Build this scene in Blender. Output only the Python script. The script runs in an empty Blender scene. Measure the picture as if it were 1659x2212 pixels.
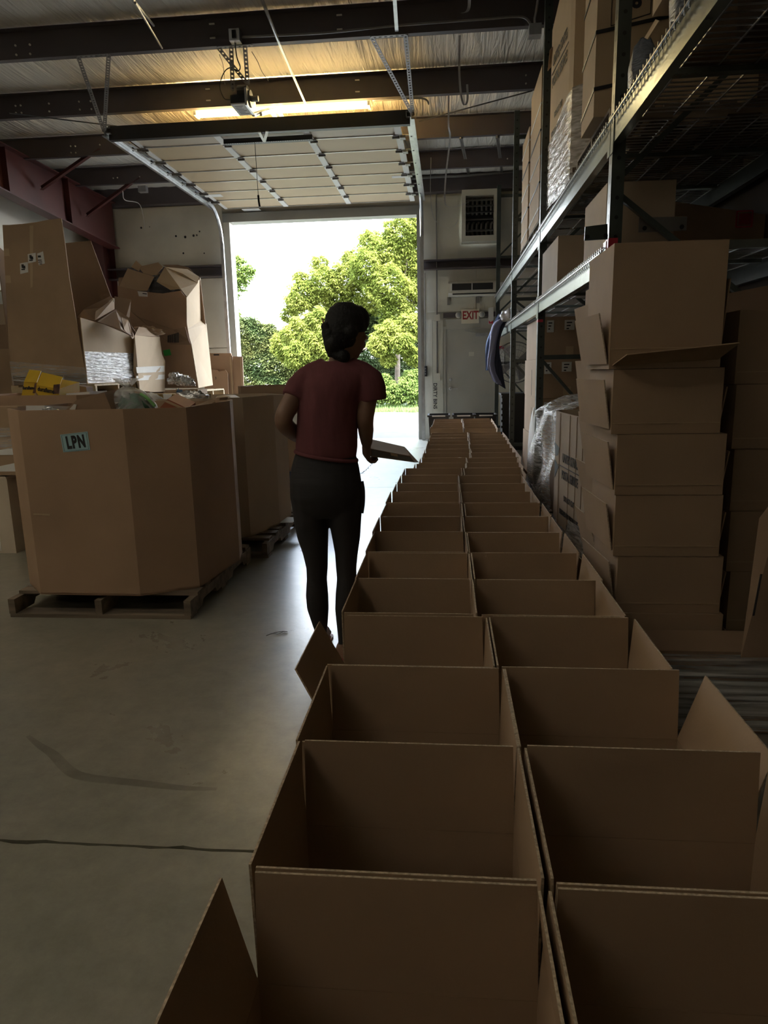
import bpy, bmesh, math, random
from mathutils import Vector, Matrix
random.seed(7)
scene = bpy.context.scene
COL = scene.collection

# ------------------------------------------------------------------ camera
IMG_W, IMG_H, FPX = 1659.0, 2212.0, 1480.0
YAW, PITCH, ROLL, EYE = 0.09455, 0.20320, 0.02062, 1.3723
fw = Vector((-math.sin(YAW)*math.cos(PITCH), math.cos(YAW)*math.cos(PITCH), -math.sin(PITCH)))
r0 = Vector((math.cos(YAW), math.sin(YAW), 0)); d0 = fw.cross(r0)
RT = math.cos(ROLL)*r0 + math.sin(ROLL)*d0
DN = -math.sin(ROLL)*r0 + math.cos(ROLL)*d0
cam = bpy.data.cameras.new('camera')
cam.sensor_fit = 'AUTO'; cam.sensor_width = 36.0
cam.lens = FPX*36.0/IMG_H
cam.clip_start = 0.05; cam.clip_end = 300
co = bpy.data.objects.new('camera', cam); COL.objects.link(co)
co.matrix_world = Matrix(((RT.x, -DN.x, -fw.x, 0), (RT.y, -DN.y, -fw.y, 0), (RT.z, -DN.z, -fw.z, EYE), (0, 0, 0, 1)))
scene.camera = co

# ------------------------------------------------------------------ world, sun, lamps, exposure
scene.view_settings.view_transform = 'Standard'
scene.view_settings.look = 'None'
scene.view_settings.gamma = 1.0
scene.view_settings.use_curve_mapping = False
scene.view_settings.exposure = 0.7
SKY_STRENGTH = 20.0
SUN_STRENGTH = 24.0
LAMP_W = 5.5          # each ceiling lamp of the bays behind the camera
w = bpy.data.worlds.new('daylight'); scene.world = w; w.use_nodes = True
nt = w.node_tree; nt.nodes.clear()
o_ = nt.nodes.new('ShaderNodeOutputWorld'); bg = nt.nodes.new('ShaderNodeBackground')
tc = nt.nodes.new('ShaderNodeTexCoord'); sep = nt.nodes.new('ShaderNodeSeparateXYZ')
rmp = nt.nodes.new('ShaderNodeValToRGB')
rmp.color_ramp.elements[0].position = 0.0; rmp.color_ramp.elements[0].color = (0.42, 0.445, 0.46, 1)
rmp.color_ramp.elements[1].position = 0.7; rmp.color_ramp.elements[1].color = (0.30, 0.41, 0.60, 1)
e = rmp.color_ramp.elements.new(0.22); e.color = (0.38, 0.43, 0.48, 1)
ns = nt.nodes.new('ShaderNodeTexNoise'); ns.inputs['Scale'].default_value = 2.6; ns.inputs['Detail'].default_value = 6
mp = nt.nodes.new('ShaderNodeMapping'); mp.inputs['Scale'].default_value = (1, 1, 2.6)
cr = nt.nodes.new('ShaderNodeValToRGB'); cr.color_ramp.elements[0].position = 0.46; cr.color_ramp.elements[1].position = 0.66
mx = nt.nodes.new('ShaderNodeMixRGB'); mx.inputs[2].default_value = (0.62, 0.62, 0.62, 1)
L = nt.links.new
L(tc.outputs['Generated'], sep.inputs[0]); L(sep.outputs['Z'], rmp.inputs[0])
L(tc.outputs['Generated'], mp.inputs[0]); L(mp.outputs[0], ns.inputs['Vector']); L(ns.outputs[0], cr.inputs[0])
L(cr.outputs[0], mx.inputs[0]); L(rmp.outputs[0], mx.inputs[1]); L(mx.outputs[0], bg.inputs[0])
bg.inputs[1].default_value = SKY_STRENGTH
L(bg.outputs[0], o_.inputs[0])
sun = bpy.data.lights.new('sun', 'SUN'); sun.energy = SUN_STRENGTH; sun.angle = 0.01; sun.color = (1.0, 0.95, 0.86)
so = bpy.data.objects.new('sun', sun); COL.objects.link(so)
so.rotation_euler = Vector((-0.22, 0.30, -0.93)).to_track_quat('-Z', 'Y').to_euler()
# fluorescent fixtures of the bays behind and beside the camera (their housings are built further down)
LAMP_POS = [(-3.2, 0.2, 4.55), (-3.2, -4.5, 4.55), (-5.6, 3.2, 4.55)]
for (lx, ly, lz) in LAMP_POS:
    a = bpy.data.lights.new('fluorescent_tube_light', 'AREA'); a.shape = 'RECTANGLE'; a.size = 2.3; a.size_y = 0.12
    a.energy = LAMP_W; a.color = (1.0, 0.86, 0.64)
    ao = bpy.data.objects.new('fluorescent_tube_light', a); COL.objects.link(ao); ao.location = (lx, ly, lz - 0.03)
    b = bpy.data.lights.new('ceiling_fill_light', 'AREA'); b.shape = 'RECTANGLE'; b.size = 2.3; b.size_y = 0.2  # upward fill light added to brighten the ceiling and the soft ambient
    b.energy = LAMP_W*4.2; b.color = (1.0, 0.93, 0.82)
    bo = bpy.data.objects.new('ceiling_fill_light', b); COL.objects.link(bo); bo.location = (lx, ly, lz + 0.06); bo.rotation_euler = (math.pi, 0, 0)

# ------------------------------------------------------------------ helpers
def P(u, v, Y):
    """the world point at depth Y that lies on the line of sight (u, v) of the 1659x2212 photograph"""
    d = RT*((u - IMG_W/2)/FPX) + DN*((v - IMG_H/2)/FPX) + fw
    t = Y/d.y
    return Vector((d.x*t, Y, EYE + d.z*t))
def PX(u, v, X):
    d = RT*((u - IMG_W/2)/FPX) + DN*((v - IMG_H/2)/FPX) + fw
    t = X/d.x
    return Vector((X, d.y*t, EYE + d.z*t))
def PZ(u, v, z):
    d = RT*((u - IMG_W/2)/FPX) + DN*((v - IMG_H/2)/FPX) + fw
    t = (z - EYE)/d.z
    return Vector((d.x*t, d.y*t, z))

def mat(name, col, rough=0.6, metal=0.0, var=0.0, vscale=4.0, bump=0.0, bscale=40.0, stretch=(1, 1, 1), emit=None, estr=0, col2=None, spec=0.5, coord='Object', detail=4.0):
    m = bpy.data.materials.new(name); m.use_nodes = True
    n = m.node_tree.nodes; l = m.node_tree.links
    b = n['Principled BSDF']
    b.inputs['Base Color'].default_value = (*col, 1); b.inputs['Roughness'].default_value = rough
    b.inputs['Metallic'].default_value = metal; b.inputs['Specular IOR Level'].default_value = spec
    if emit:
        b.inputs['Emission Color'].default_value = (*emit, 1); b.inputs['Emission Strength'].default_value = estr
    if var or bump:
        t = n.new('ShaderNodeTexCoord'); mpn = n.new('ShaderNodeMapping'); mpn.inputs['Scale'].default_value = stretch
        l.new(t.outputs[coord], mpn.inputs[0])
    if var or col2:
        x = n.new('ShaderNodeTexNoise'); x.inputs['Scale'].default_value = vscale; x.inputs['Detail'].default_value = detail
        l.new(mpn.outputs[0], x.inputs['Vector'])
        r = n.new('ShaderNodeValToRGB')
        c2 = col2 if col2 else tuple(max(0, c*(1 - var)) for c in col)
        c1 = col if col2 else tuple(min(1, c*(1 + var)) for c in col)
        r.color_ramp.elements[0].position = 0.32; r.color_ramp.elements[1].position = 0.68
        r.color_ramp.elements[0].color = (*c2, 1); r.color_ramp.elements[1].color = (*c1, 1)
        l.new(x.outputs[0], r.inputs[0]); l.new(r.outputs[0], b.inputs['Base Color'])
    if bump:
        y = n.new('ShaderNodeTexNoise'); y.inputs['Scale'].default_value = bscale; y.inputs['Detail'].default_value = 3
        l.new(mpn.outputs[0], y.inputs['Vector'])
        bn = n.new('ShaderNodeBump'); bn.inputs['Strength'].default_value = min(1, bump); bn.inputs['Distance'].default_value = 0.01*max(1, bump)
        l.new(y.outputs[0], bn.inputs['Height']); l.new(bn.outputs[0], b.inputs['Normal'])
    return m

class MB:
    """collects solids and links them as one mesh object"""
    def __init__(s): s.v = []; s.f = []; s.mi = []; s.cur = 0; s.edge = 0
    def add(s, vs, fs):
        k = len(s.v); s.v += [tuple(q) for q in vs]; s.f += [tuple(i + k for i in f) for f in fs]; s.mi += [s.cur]*len(fs); return s
    def hexa(s, q):   # 8 points: bottom ring 0-3, top ring 4-7
        return s.add(q, [(3, 2, 1, 0), (4, 5, 6, 7), (0, 1, 5, 4), (1, 2, 6, 5), (2, 3, 7, 6), (3, 0, 4, 7)])
    def box(s, x0, x1, y0, y1, z0, z1):
        return s.hexa([(x0, y0, z0), (x1, y0, z0), (x1, y1, z0), (x0, y1, z0), (x0, y0, z1), (x1, y0, z1), (x1, y1, z1), (x0, y1, z1)])
    def bar(s, a, b, wd, ht, up=(0, 0, 1), roll=0.0):
        a = Vector(a); b = Vector(b); d = (b - a).normalized(); up = Vector(up)
        if abs(d.dot(up)) > 0.98: up = Vector((0, 1, 0)) if abs(d.y) < .9 else Vector((1, 0, 0))
        x = d.cross(up).normalized(); z = x.cross(d)
        if roll:
            R = Matrix.Rotation(roll, 3, d); x = R @ x; z = R @ z
        q = []
        for p in (a, b):
            q += [p - x*wd/2 - z*ht/2, p + x*wd/2 - z*ht/2, p + x*wd/2 + z*ht/2, p - x*wd/2 + z*ht/2]
        return s.hexa(q)
    def sheet(s, pts, t, n=None):
        """flat panel of thickness t from a planar outline"""
        pts = [Vector(p) for p in pts]
        if n is None:
            n = Vector((0, 0, 0))
            for i in range(len(pts)):
                n += (pts[i] - pts[0]).cross(pts[(i + 1) % len(pts)] - pts[0])
            n.normalize()
        n = Vector(n); k = len(pts)
        vs = [p - n*t/2 for p in pts] + [p + n*t/2 for p in pts]
        s.add(vs, [(2, 1, 0, 3) if k == 4 else tuple(range(k - 1, -1, -1)), tuple(range(k, 2*k))])
        k0 = len(s.v) - 2*k; c0 = s.cur; s.cur = s.edge
        for i in range(k):
            s.f.append((k0 + i, k0 + (i + 1) % k, k0 + k + (i + 1) % k, k0 + k + i)); s.mi.append(s.edge)
        s.cur = c0
        return s
    def prism(s, pts, ext):
        ext = Vector(ext); pts = [Vector(p) for p in pts]; k = len(pts)
        vs = pts + [p + ext for p in pts]
        return s.add(vs, [tuple(range(k - 1, -1, -1)), tuple(range(k, 2*k))] + [(i, (i + 1) % k, k + (i + 1) % k, k + i) for i in range(k)])
    def tube(s, pts, r, n=8, cap=True):
        pts = [Vector(p) for p in pts]; k0 = len(s.v); up = None; m = len(pts)
        rs = r if isinstance(r, (list, tuple)) else [r]*m
        vs = []; fs = []
        for i, p in enumerate(pts):
            d = (pts[min(i + 1, m - 1)] - pts[max(i - 1, 0)]).normalized()
            if up is None:
                up = Vector((0, 0, 1)) if abs(d.z) < .9 else Vector((1, 0, 0))
            x = d.cross(up)
            if x.length < 1e-4: x = d.cross(Vector((0.3, 1, 0.2)))
            x.normalize(); y = x.cross(d).normalized(); up = y
            for j in range(n):
                a = 2*math.pi*j/n; vs.append(p + (x*math.cos(a) + y*math.sin(a))*rs[i])
        for i in range(m - 1):
            for j in range(n):
                fs.append((i*n + j, i*n + (j + 1) % n, (i + 1)*n + (j + 1) % n, (i + 1)*n + j))
        if cap: fs += [tuple(range(n - 1, -1, -1)), tuple((m - 1)*n + j for j in range(n))]
        return s.add(vs, fs)
    def lathe(s, c, prof, n=16, axis='Z'):
        c = Vector(c); vs = []; fs = []
        for (r, h) in prof:
            for j in range(n):
                a = 2*math.pi*j/n; q = Vector((r*math.cos(a), r*math.sin(a), h))
                if axis == 'Y': q = Vector((q.x, q.z, q.y))
                if axis == 'X': q = Vector((q.z, q.x, q.y))
                vs.append(c + q)
        for i in range(len(prof) - 1):
            for j in range(n):
                fs.append((i*n + j, i*n + (j + 1) % n, (i + 1)*n + (j + 1) % n, (i + 1)*n + j))
        fs += [tuple(range(n - 1, -1, -1)), tuple((len(prof) - 1)*n + j for j in range(n))]
        return s.add(vs, fs)
    def grid(s, fn, nu, nv):
        vs = [fn(i/nu, j/nv) for i in range(nu + 1) for j in range(nv + 1)]
        return s.add(vs, [(i*(nv + 1) + j, (i + 1)*(nv + 1) + j, (i + 1)*(nv + 1) + j + 1, i*(nv + 1) + j + 1) for i in range(nu) for j in range(nv)])
    def mesh(s, name, ms):
        me = bpy.data.meshes.new(name); me.from_pydata(s.v, [], s.f)
        for m in (ms if isinstance(ms, (list, tuple)) else [ms]): me.materials.append(m)
        if any(s.mi): me.polygons.foreach_set('material_index', s.mi)
        return me
    def build(s, name, ms, parent=None, smooth=False, label=None, kind=None):
        me = s.mesh(name, ms)
        bm = bmesh.new(); bm.from_mesh(me); bmesh.ops.recalc_face_normals(bm, faces=bm.faces); bm.to_mesh(me); bm.free()
        if smooth: me.polygons.foreach_set('use_smooth', [True]*len(me.polygons))
        o = bpy.data.objects.new(name, me); COL.objects.link(o)
        if parent is not None:
            root = parent
            ofs = parent.get('_w')
            o.parent = parent
            o.matrix_parent_inverse = Matrix.Translation(-Vector(WLOC[parent.name]))
            WLOC[o.name] = (0, 0, 0)
        else:
            WLOC[o.name] = (0, 0, 0)
        if label: o['label'] = label
        if kind: o['kind'] = kind
        return o
WLOC = {}
def thing(name, label, cat, loc=(0, 0, 0), group=None, kind=None):
    o = bpy.data.objects.new(name, None); COL.objects.link(o); o.location = loc; o.empty_display_size = 0.1
    o['label'] = label; o['category'] = cat
    if group: o['group'] = group
    if kind: o['kind'] = kind
    WLOC[o.name] = tuple(loc)
    return o
def tag(o, label, cat, group=None, kind=None):
    o['label'] = label; o['category'] = cat
    if group: o['group'] = group
    if kind: o['kind'] = kind
    return o
def struct(o, label=None, cat=None):
    o['kind'] = 'structure'
    if label: o['label'] = label
    if cat: o['category'] = cat
    return o
def text(body, size, m, origin, xdir, ydir, parent, name='lettering', ext=0.0012, sx=1.0, bold=0.0, align='CENTER', space=1.0):
    """flat raised lettering with its own x and y directions"""
    c = bpy.data.curves.new('t', 'FONT'); c.body = body; c.size = size; c.extrude = ext; c.align_x = align; c.align_y = 'CENTER'
    c.resolution_u = 3; c.offset = bold; c.space_character = space
    t = bpy.data.objects.new('t', c); COL.objects.link(t)
    bpy.context.view_layer.update()
    me = bpy.data.meshes.new_from_object(t.evaluated_get(bpy.context.evaluated_depsgraph_get()))
    COL.objects.unlink(t); bpy.data.objects.remove(t)
    x = Vector(xdir).normalized(); y = (Vector(ydir) - x*Vector(ydir).dot(x)).normalized(); z = x.cross(y)
    M = Matrix(((x.x, y.x, z.x, origin[0]), (x.y, y.y, z.y, origin[1]), (x.z, y.z, z.z, origin[2]), (0, 0, 0, 1)))
    me.transform(M @ Matrix.Diagonal((sx, 1, 1, 1)))
    me.materials.clear(); me.materials.append(m); me.name = name
    o = bpy.data.objects.new(name, me); COL.objects.link(o)
    o.parent = parent; o.matrix_parent_inverse = Matrix.Translation(-Vector(WLOC[parent.name])); WLOC[o.name] = (0, 0, 0)
    return o
def curve(pts, n=8):
    """smooth line through points (Catmull-Rom)"""
    p = [Vector(q) for q in pts]; p = [2*p[0] - p[1]] + p + [2*p[-1] - p[-2]]; out = []
    for i in range(1, len(p) - 2):
        for k in range(n):
            s = k/n
            out.append(.5*((2*p[i]) + (p[i+1] - p[i-1])*s + (2*p[i-1] - 5*p[i] + 4*p[i+1] - p[i+2])*s*s + (3*p[i] - p[i-1] - 3*p[i+1] + p[i+2])*s*s*s))
    return out + [p[-2]]
def rnd(a, b): return random.uniform(a, b)
def lerp(a, b, t): return a + (b - a)*t
def remesh(o, voxel, smooth=6, fac=0.5):
    """fuse overlapping solids of an object into one continuous smooth skin"""
    m = o.modifiers.new('r', 'REMESH'); m.mode = 'VOXEL'; m.voxel_size = voxel; m.use_smooth_shade = True
    if smooth:
        s = o.modifiers.new('s', 'SMOOTH'); s.iterations = smooth; s.factor = fac
    bpy.context.view_layer.update()
    me = bpy.data.meshes.new_from_object(o.evaluated_get(bpy.context.evaluated_depsgraph_get()))
    old = o.data; mats = [x for x in old.materials]
    o.modifiers.clear(); o.data = me; me.materials.clear()
    for x in mats: me.materials.append(x)
    me.polygons.foreach_set('use_smooth', [True]*len(me.polygons))
    bpy.data.meshes.remove(old)

# ------------------------------------------------------------------ materials
M = {}
CARD = (0.41, 0.29, 0.188)
def card(name, col, var=0.08, rough=0.75):
    return mat(name, col, rough=rough, var=var, vscale=2.2, bump=0.06, bscale=120, spec=0.25)
M['card'] = card('kraft_cardboard', CARD)
M['card_red'] = card('reddish_cardboard', (0.40, 0.27, 0.178))
M['card_pale'] = card('pale_cardboard', (0.52, 0.39, 0.25))
M['card_dark'] = card('brown_cardboard', (0.30, 0.205, 0.135))
M['card_shade'] = card('shade_darkened_cardboard', (0.075, 0.052, 0.036))  # shade put into the colour of loads that should stay dark
M['card_grey'] = card('greyish_cardboard', (0.46, 0.36, 0.26))
M['card_white'] = card('white_cardboard', (0.72, 0.69, 0.63))
M['conc'] = None
M['steel_dark'] = mat('dark_purple_brown_steel', (0.095, 0.08, 0.085), rough=0.5, var=0.15, vscale=1.5)
M['steel_red'] = mat('red_oxide_steel', (0.085, 0.022, 0.02), rough=0.5, var=0.2, vscale=2)
M['galv'] = mat('galvanised_steel', (0.55, 0.56, 0.57), rough=0.35, metal=0.9, var=0.15, vscale=8)
M['angle'] = mat('perforated_angle_steel', (0.26, 0.25, 0.24), rough=0.45, metal=0.7)
M['black'] = mat('black_steel', (0.02, 0.02, 0.022), rough=0.45)
M['blackplastic'] = mat('black_plastic', (0.012, 0.012, 0.013), rough=0.35)
M['card_edge'] = mat('pale_corrugated_edge', (0.44, 0.35, 0.25), rough=0.9, var=0.35, vscale=160)
M['white'] = mat('white_paint', (0.75, 0.75, 0.73), rough=0.5)
M['paper'] = mat('white_paper', (0.78, 0.78, 0.76), rough=0.7)
M['ink'] = mat('black_ink', (0.02, 0.02, 0.022), rough=0.6)
M['bolt'] = mat('zinc_bolt', (0.75, 0.73, 0.68), rough=0.4)
M['rack_green'] = mat('dark_green_rack_paint', (0.055, 0.068, 0.062), rough=0.35, var=0.2, vscale=6, bump=0.05, bscale=60)
M['rack_beam'] = mat('worn_pale_green_rack_beam', (0.24, 0.27, 0.25), rough=0.25, metal=0.6, var=0.35, vscale=5, bump=0.08, bscale=30, stretch=(1, 0.4, 1))
M['wire'] = mat('zinc_wire', (0.5, 0.5, 0.5), rough=0.3, metal=0.8)
M['wall'] = mat('cream_liner_panel', (0.66, 0.64, 0.55), rough=0.6, var=0.10, vscale=1.3, bump=0.03, bscale=10)
M['wall_white'] = mat('white_painted_wall', (0.72, 0.69, 0.60), rough=0.7, var=0.05, vscale=0.6)
M['tape_red'] = mat('red_tape', (0.55, 0.04, 0.07), rough=0.4)
M['exit_door'] = mat('grey_cream_painted_door', (0.47, 0.46, 0.41), rough=0.4, var=0.06, vscale=2)
M['door_grey'] = mat('grey_painted_door', (0.36, 0.36, 0.33), rough=0.45, var=0.08, vscale=2)
M['wood'] = mat('weathered_pallet_wood', (0.19, 0.15, 0.11), rough=0.8, var=0.35, vscale=6, bump=0.3, bscale=30, stretch=(0.3, 3, 3))
M['wood_pale'] = mat('pale_pallet_wood', (0.55, 0.44, 0.28), rough=0.8, var=0.2, vscale=6, bump=0.3, bscale=30, stretch=(0.3, 3, 3))
M['wood_dark'] = mat('dark_pallet_wood', (0.16, 0.12, 0.085), rough=0.85, var=0.35, vscale=6, bump=0.3, bscale=30, stretch=(0.3, 3, 3))

M['pallet_blue'] = mat('dark_blue_pallet', (.02, .035, .075), rough=.5, var=.2)

def film_mat(name, col=(0.9, 0.92, 0.93), amount=0.5, bscale=14, stretch=(1, 1, 6)):
    """clear stretch film: creases catch the light, the rest lets what is wrapped show through"""
    m = bpy.data.materials.new(name); m.use_nodes = True
    n = m.node_tree.nodes; l = m.node_tree.links; n.clear()
    out = n.new('ShaderNodeOutputMaterial'); mixs = n.new('ShaderNodeMixShader')
    tr = n.new('ShaderNodeBsdfTransparent'); gl = n.new('ShaderNodeBsdfPrincipled')
    gl.inputs['Base Color'].default_value = (*col, 1); gl.inputs['Roughness'].default_value = 0.12
    t = n.new('ShaderNodeTexCoord'); mpn = n.new('ShaderNodeMapping'); mpn.inputs['Scale'].default_value = stretch
    x = n.new('ShaderNodeTexNoise'); x.inputs['Scale'].default_value = bscale; x.inputs['Detail'].default_value = 5; x.inputs['Distortion'].default_value = 0.6
    l.new(t.outputs['Object'], mpn.inputs[0]); l.new(mpn.outputs[0], x.inputs['Vector'])
    r = n.new('ShaderNodeValToRGB'); r.color_ramp.elements[0].position = 0.35; r.color_ramp.elements[1].position = 0.72
    r.color_ramp.elements[0].color = (amount*0.35,)*3 + (1,); r.color_ramp.elements[1].color = (min(1, amount*1.5),)*3 + (1,)
    l.new(x.outputs[0], r.inputs[0]); l.new(r.outputs[0], mixs.inputs[0])
    bn = n.new('ShaderNodeBump'); bn.inputs['Strength'].default_value = 0.7; bn.inputs['Distance'].default_value = 0.014
    l.new(x.outputs[0], bn.inputs['Height']); l.new(bn.outputs[0], gl.inputs['Normal'])
    l.new(tr.outputs[0], mixs.inputs[1]); l.new(gl.outputs[0], mixs.inputs[2]); l.new(mixs.outputs[0], out.inputs[0])
    return m
M['film'] = film_mat('clear_stretch_film')
M['film_white'] = film_mat('bunched_white_stretch_film', amount=0.9, bscale=10, stretch=(1, 1, 5))
M['film_low'] = film_mat('thin_stretch_film', amount=0.3, bscale=10, stretch=(0.6, 0.6, 9))
# ================================================================== the setting
DW = 13.95              # the wall with the overhead door
DX0, DX1, DH = -4.236, -0.576, 4.27
XL, XR, YB = -7.15, 5.2, -9.0
def concrete():
    m = bpy.data.materials.new('sealed_concrete'); m.use_nodes = True
    n = m.node_tree.nodes; l = m.node_tree.links; b = n['Principled BSDF']
    t = n.new('ShaderNodeTexCoord')
    a = n.new('ShaderNodeTexNoise'); a.inputs['Scale'].default_value = 1.1; a.inputs['Detail'].default_value = 12; a.inputs['Roughness'].default_value = 0.68; a.inputs['Distortion'].default_value = 0.3
    l.new(t.outputs['Object'], a.inputs['Vector'])
    r = n.new('ShaderNodeValToRGB'); r.color_ramp.elements[0].position = 0.20; r.color_ramp.elements[1].position = 0.80
    r.color_ramp.elements[0].color = (0.205, 0.21, 0.165, 1); r.color_ramp.elements[1].color = (0.34, 0.31, 0.25, 1)
    l.new(a.outputs[0], r.inputs[0])
    f = n.new('ShaderNodeTexNoise'); f.inputs['Scale'].default_value = 9; f.inputs['Detail'].default_value = 12; f.inputs['Roughness'].default_value = 0.75
    l.new(t.outputs['Object'], f.inputs['Vector'])
    mxx = n.new('ShaderNodeMixRGB'); mxx.blend_type = 'OVERLAY'; mxx.inputs[0].default_value = 0.55
    l.new(r.outputs[0], mxx.inputs[1]); l.new(f.outputs[0], mxx.inputs[2]); l.new(mxx.outputs[0], b.inputs['Base Color'])
    rr = n.new('ShaderNodeMapRange'); rr.inputs['From Min'].default_value = 0.3; rr.inputs['From Max'].default_value = 0.7
    rr.inputs['To Min'].default_value = 0.32; rr.inputs['To Max'].default_value = 0.26
    l.new(a.outputs[0], rr.inputs[0]); l.new(rr.outputs[0], b.inputs['Roughness'])
    g = n.new('ShaderNodeTexNoise'); g.inputs['Scale'].default_value = 22; g.inputs['Detail'].default_value = 6
    l.new(t.outputs['Object'], g.inputs['Vector'])
    bn = n.new('ShaderNodeBump'); bn.inputs['Strength'].default_value = 0.14; bn.inputs['Distance'].default_value = 0.005
    l.new(g.outputs[0], bn.inputs['Height']); l.new(bn.outputs[0], b.inputs['Normal'])
    b.inputs['Specular IOR Level'].default_value = 0.6
    b.inputs['Coat Weight'].default_value = 0.5; b.inputs['Coat Roughness'].default_value = 0.40
    return m
M['conc'] = concrete()
M['joint'] = mat('dirty_joint_filler', (0.03, 0.026, 0.02), rough=0.9)
M['crack'] = mat('dark_crack', (0.035, 0.03, 0.026), rough=0.9)
floor = MB().box(XL, XR, YB, DW + 0.25, -0.3, -0.012).build('floor', M['joint'])
struct(floor, 'concrete warehouse floor of sealed grey slabs between saw cut joints')
for (ya, yb) in ((YB, -4.66), (-4.645, 1.719), (1.725, 8.09), (8.098, DW + 0.25)):
    mb = MB()
    if abs(yb - 1.719) < .003 or abs(ya - 1.725) < .003:      # the joint near the camera has crumbled edges
        xs = [XL + (XR - XL)*i/260 for i in range(261)]
        e1 = [(x, yb - (rnd(0, .003) + max(0, rnd(-.02, .011)) if abs(yb - 1.719) < .003 else 0), 0) for x in xs]
        e0 = [(x, ya + (rnd(0, .002) + max(0, rnd(-.02, .009)) if abs(ya - 1.725) < .003 else 0), 0) for x in xs]
        n_ = len(xs)
        vs = e0 + e1 + [(p[0], p[1], -0.012) for p in e0] + [(p[0], p[1], -0.012) for p in e1]
        fs = [(i, i + 1, n_ + i + 1, n_ + i) for i in range(n_ - 1)] + [(2*n_ + i, 2*n_ + i + 1, i + 1, i) for i in range(n_ - 1)] + [(n_ + i, n_ + i + 1, 3*n_ + i + 1, 3*n_ + i) for i in range(n_ - 1)]
        mb.add(vs, fs)
        mb.build('slab', M['conc'], floor)
    else:
        mb.box(XL, XR, ya, yb, -0.012, 0).build('slab', M['conc'], floor)
# the wandering crack in the far slab
def ribbon(pts, wd, z, name, m, parent, ragged=True):
    mb = MB(); q = []
    for i, p in enumerate(pts):
        a = Vector(pts[max(i - 1, 0)]); b = Vector(pts[min(i + 1, len(pts) - 1)]); d = (b - a); d = Vector((-d.y, d.x)).normalized()
        ww = wd*(rnd(.4, 1.3) if ragged else .35 + .65*math.sin(math.pi*(i + .5)/len(pts)))
        q.append((p[0] - d.x*ww/2, p[1] - d.y*ww/2, z)); q.append((p[0] + d.x*ww/2, p[1] + d.y*ww/2, z))
    mb.add(q, [(2*i, 2*i + 1, 2*i + 3, 2*i + 2) for i in range(len(pts) - 1)])
    return mb.build(name, m, parent)
for px in ([(778, 1024), (790, 1016), (797, 1008), (804, 1003), (800, 995), (808, 990), (812, 975)],):
    pts = []
    for k in range(len(px) - 1):
        a, b = PZ(*px[k], 0), PZ(*px[k + 1], 0)
        for j in range(4): pts.append((lerp(a.x, b.x, j/4) + rnd(-.012, .012), lerp(a.y, b.y, j/4)))
    ribbon(pts, .018, 0.0008, 'floor_crack', M['crack'], floor)

# dark tyre mark curving over the near slab
def stain():
    m = bpy.data.materials.new('tyre_rubber_mark'); m.use_nodes = True
    n = m.node_tree.nodes; l = m.node_tree.links; b = n['Principled BSDF']; b.inputs['Base Color'].default_value = (.10, .09, .075, 1); b.inputs['Roughness'].default_value = .4
    t = n.new('ShaderNodeTexCoord'); x = n.new('ShaderNodeTexNoise'); x.inputs['Scale'].default_value = 7; x.inputs['Detail'].default_value = 5
    l.new(t.outputs['Object'], x.inputs['Vector']); r = n.new('ShaderNodeMapRange'); r.inputs['From Min'].default_value = .35; r.inputs['From Max'].default_value = .7; r.inputs['To Min'].default_value = .10; r.inputs['To Max'].default_value = .28
    l.new(x.outputs[0], r.inputs[0]); l.new(r.outputs[0], b.inputs['Alpha']); return m
px = [(60, 1590), (85, 1610), (115, 1630), (150, 1665), (190, 1680), (300, 1692), (400, 1703), (468, 1705)]
pts = [(p.x, p.y) for p in curve([PZ(*p, 0) for p in px], 6)]
ribbon(pts, .042, .0009, 'tyre_mark', stain(), floor, False)

# ---- door wall
def wall_part(name, boxes, m, label):
    mb = MB()
    for b in boxes: mb.box(*b)
    return struct(mb.build(name, m), label)
M['wall_out'] = M['wall']
EX0, EX1, EH = -0.03, 0.88, 2.14        # exit door opening
LV = (0.34, 0.86, 3.80, 4.50)           # louvre opening
wall_back = wall_part('wall_back', [
    (XL, DX0, DW, DW + .2, 0, 5.3), (DX0, DX1, DW, DW + .2, DH, 5.3), (DX1, EX0, DW, DW + .2, 0, 5.3),
    (EX0, EX1, DW, DW + .2, EH, LV[2]), (EX1, XR, DW, DW + .2, 0, 5.3),
    (EX0, LV[0], DW, DW + .2, LV[2], 5.3), (LV[1], EX1, DW, DW + .2, LV[2], 5.3), (LV[0], LV[1], DW, DW + .2, LV[3], 5.3)],
    M['wall'], 'cream lined warehouse wall around the open overhead door')
# liner panels with edges of their own
pn = [(-6.55, -4.37, 3.50, 4.60), (-6.80, -5.55, 1.9, 3.24), (-5.54, -4.37, 1.9, 3.24), (-6.80, -5.55, 0.0, 1.88), (-5.54, -4.37, 0, 1.88),
      (-0.46, 0.22, 3.45, 4.58), (0.94, 2.6, 3.45, 4.58), (-0.46, 0.55, 2.47, 3.25), (0.56, 2.6, 2.47, 3.25), (1.0, 2.6, 0.0, 2.46)]
for (a, b, c, d) in pn:
    MB().box(a, b, DW - .035, DW - .001, c, d).build('liner_panel', M['wall'], wall_back)
mb = MB()
for k in range(9):
    q = P(*[(400, 512), (418, 509), (425, 508), (441, 547), (323, 490), (305, 492), (396, 547), (431, 500), (380, 510)][k], DW - .04)
    mb.lathe((q.x, DW - .042, q.z), [(.001, 0), (rnd(.010, .028), .003), (.001, .006)], 7, 'Y')
mb.build('puncture', M['ink'], wall_back, kind='stuff')
wall_left = struct(MB().box(XL - .2, XL, YB, DW + .2, 0, 5.8).build('wall_left', M['wall_white']), 'white painted wall beyond the red rafter')
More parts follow.
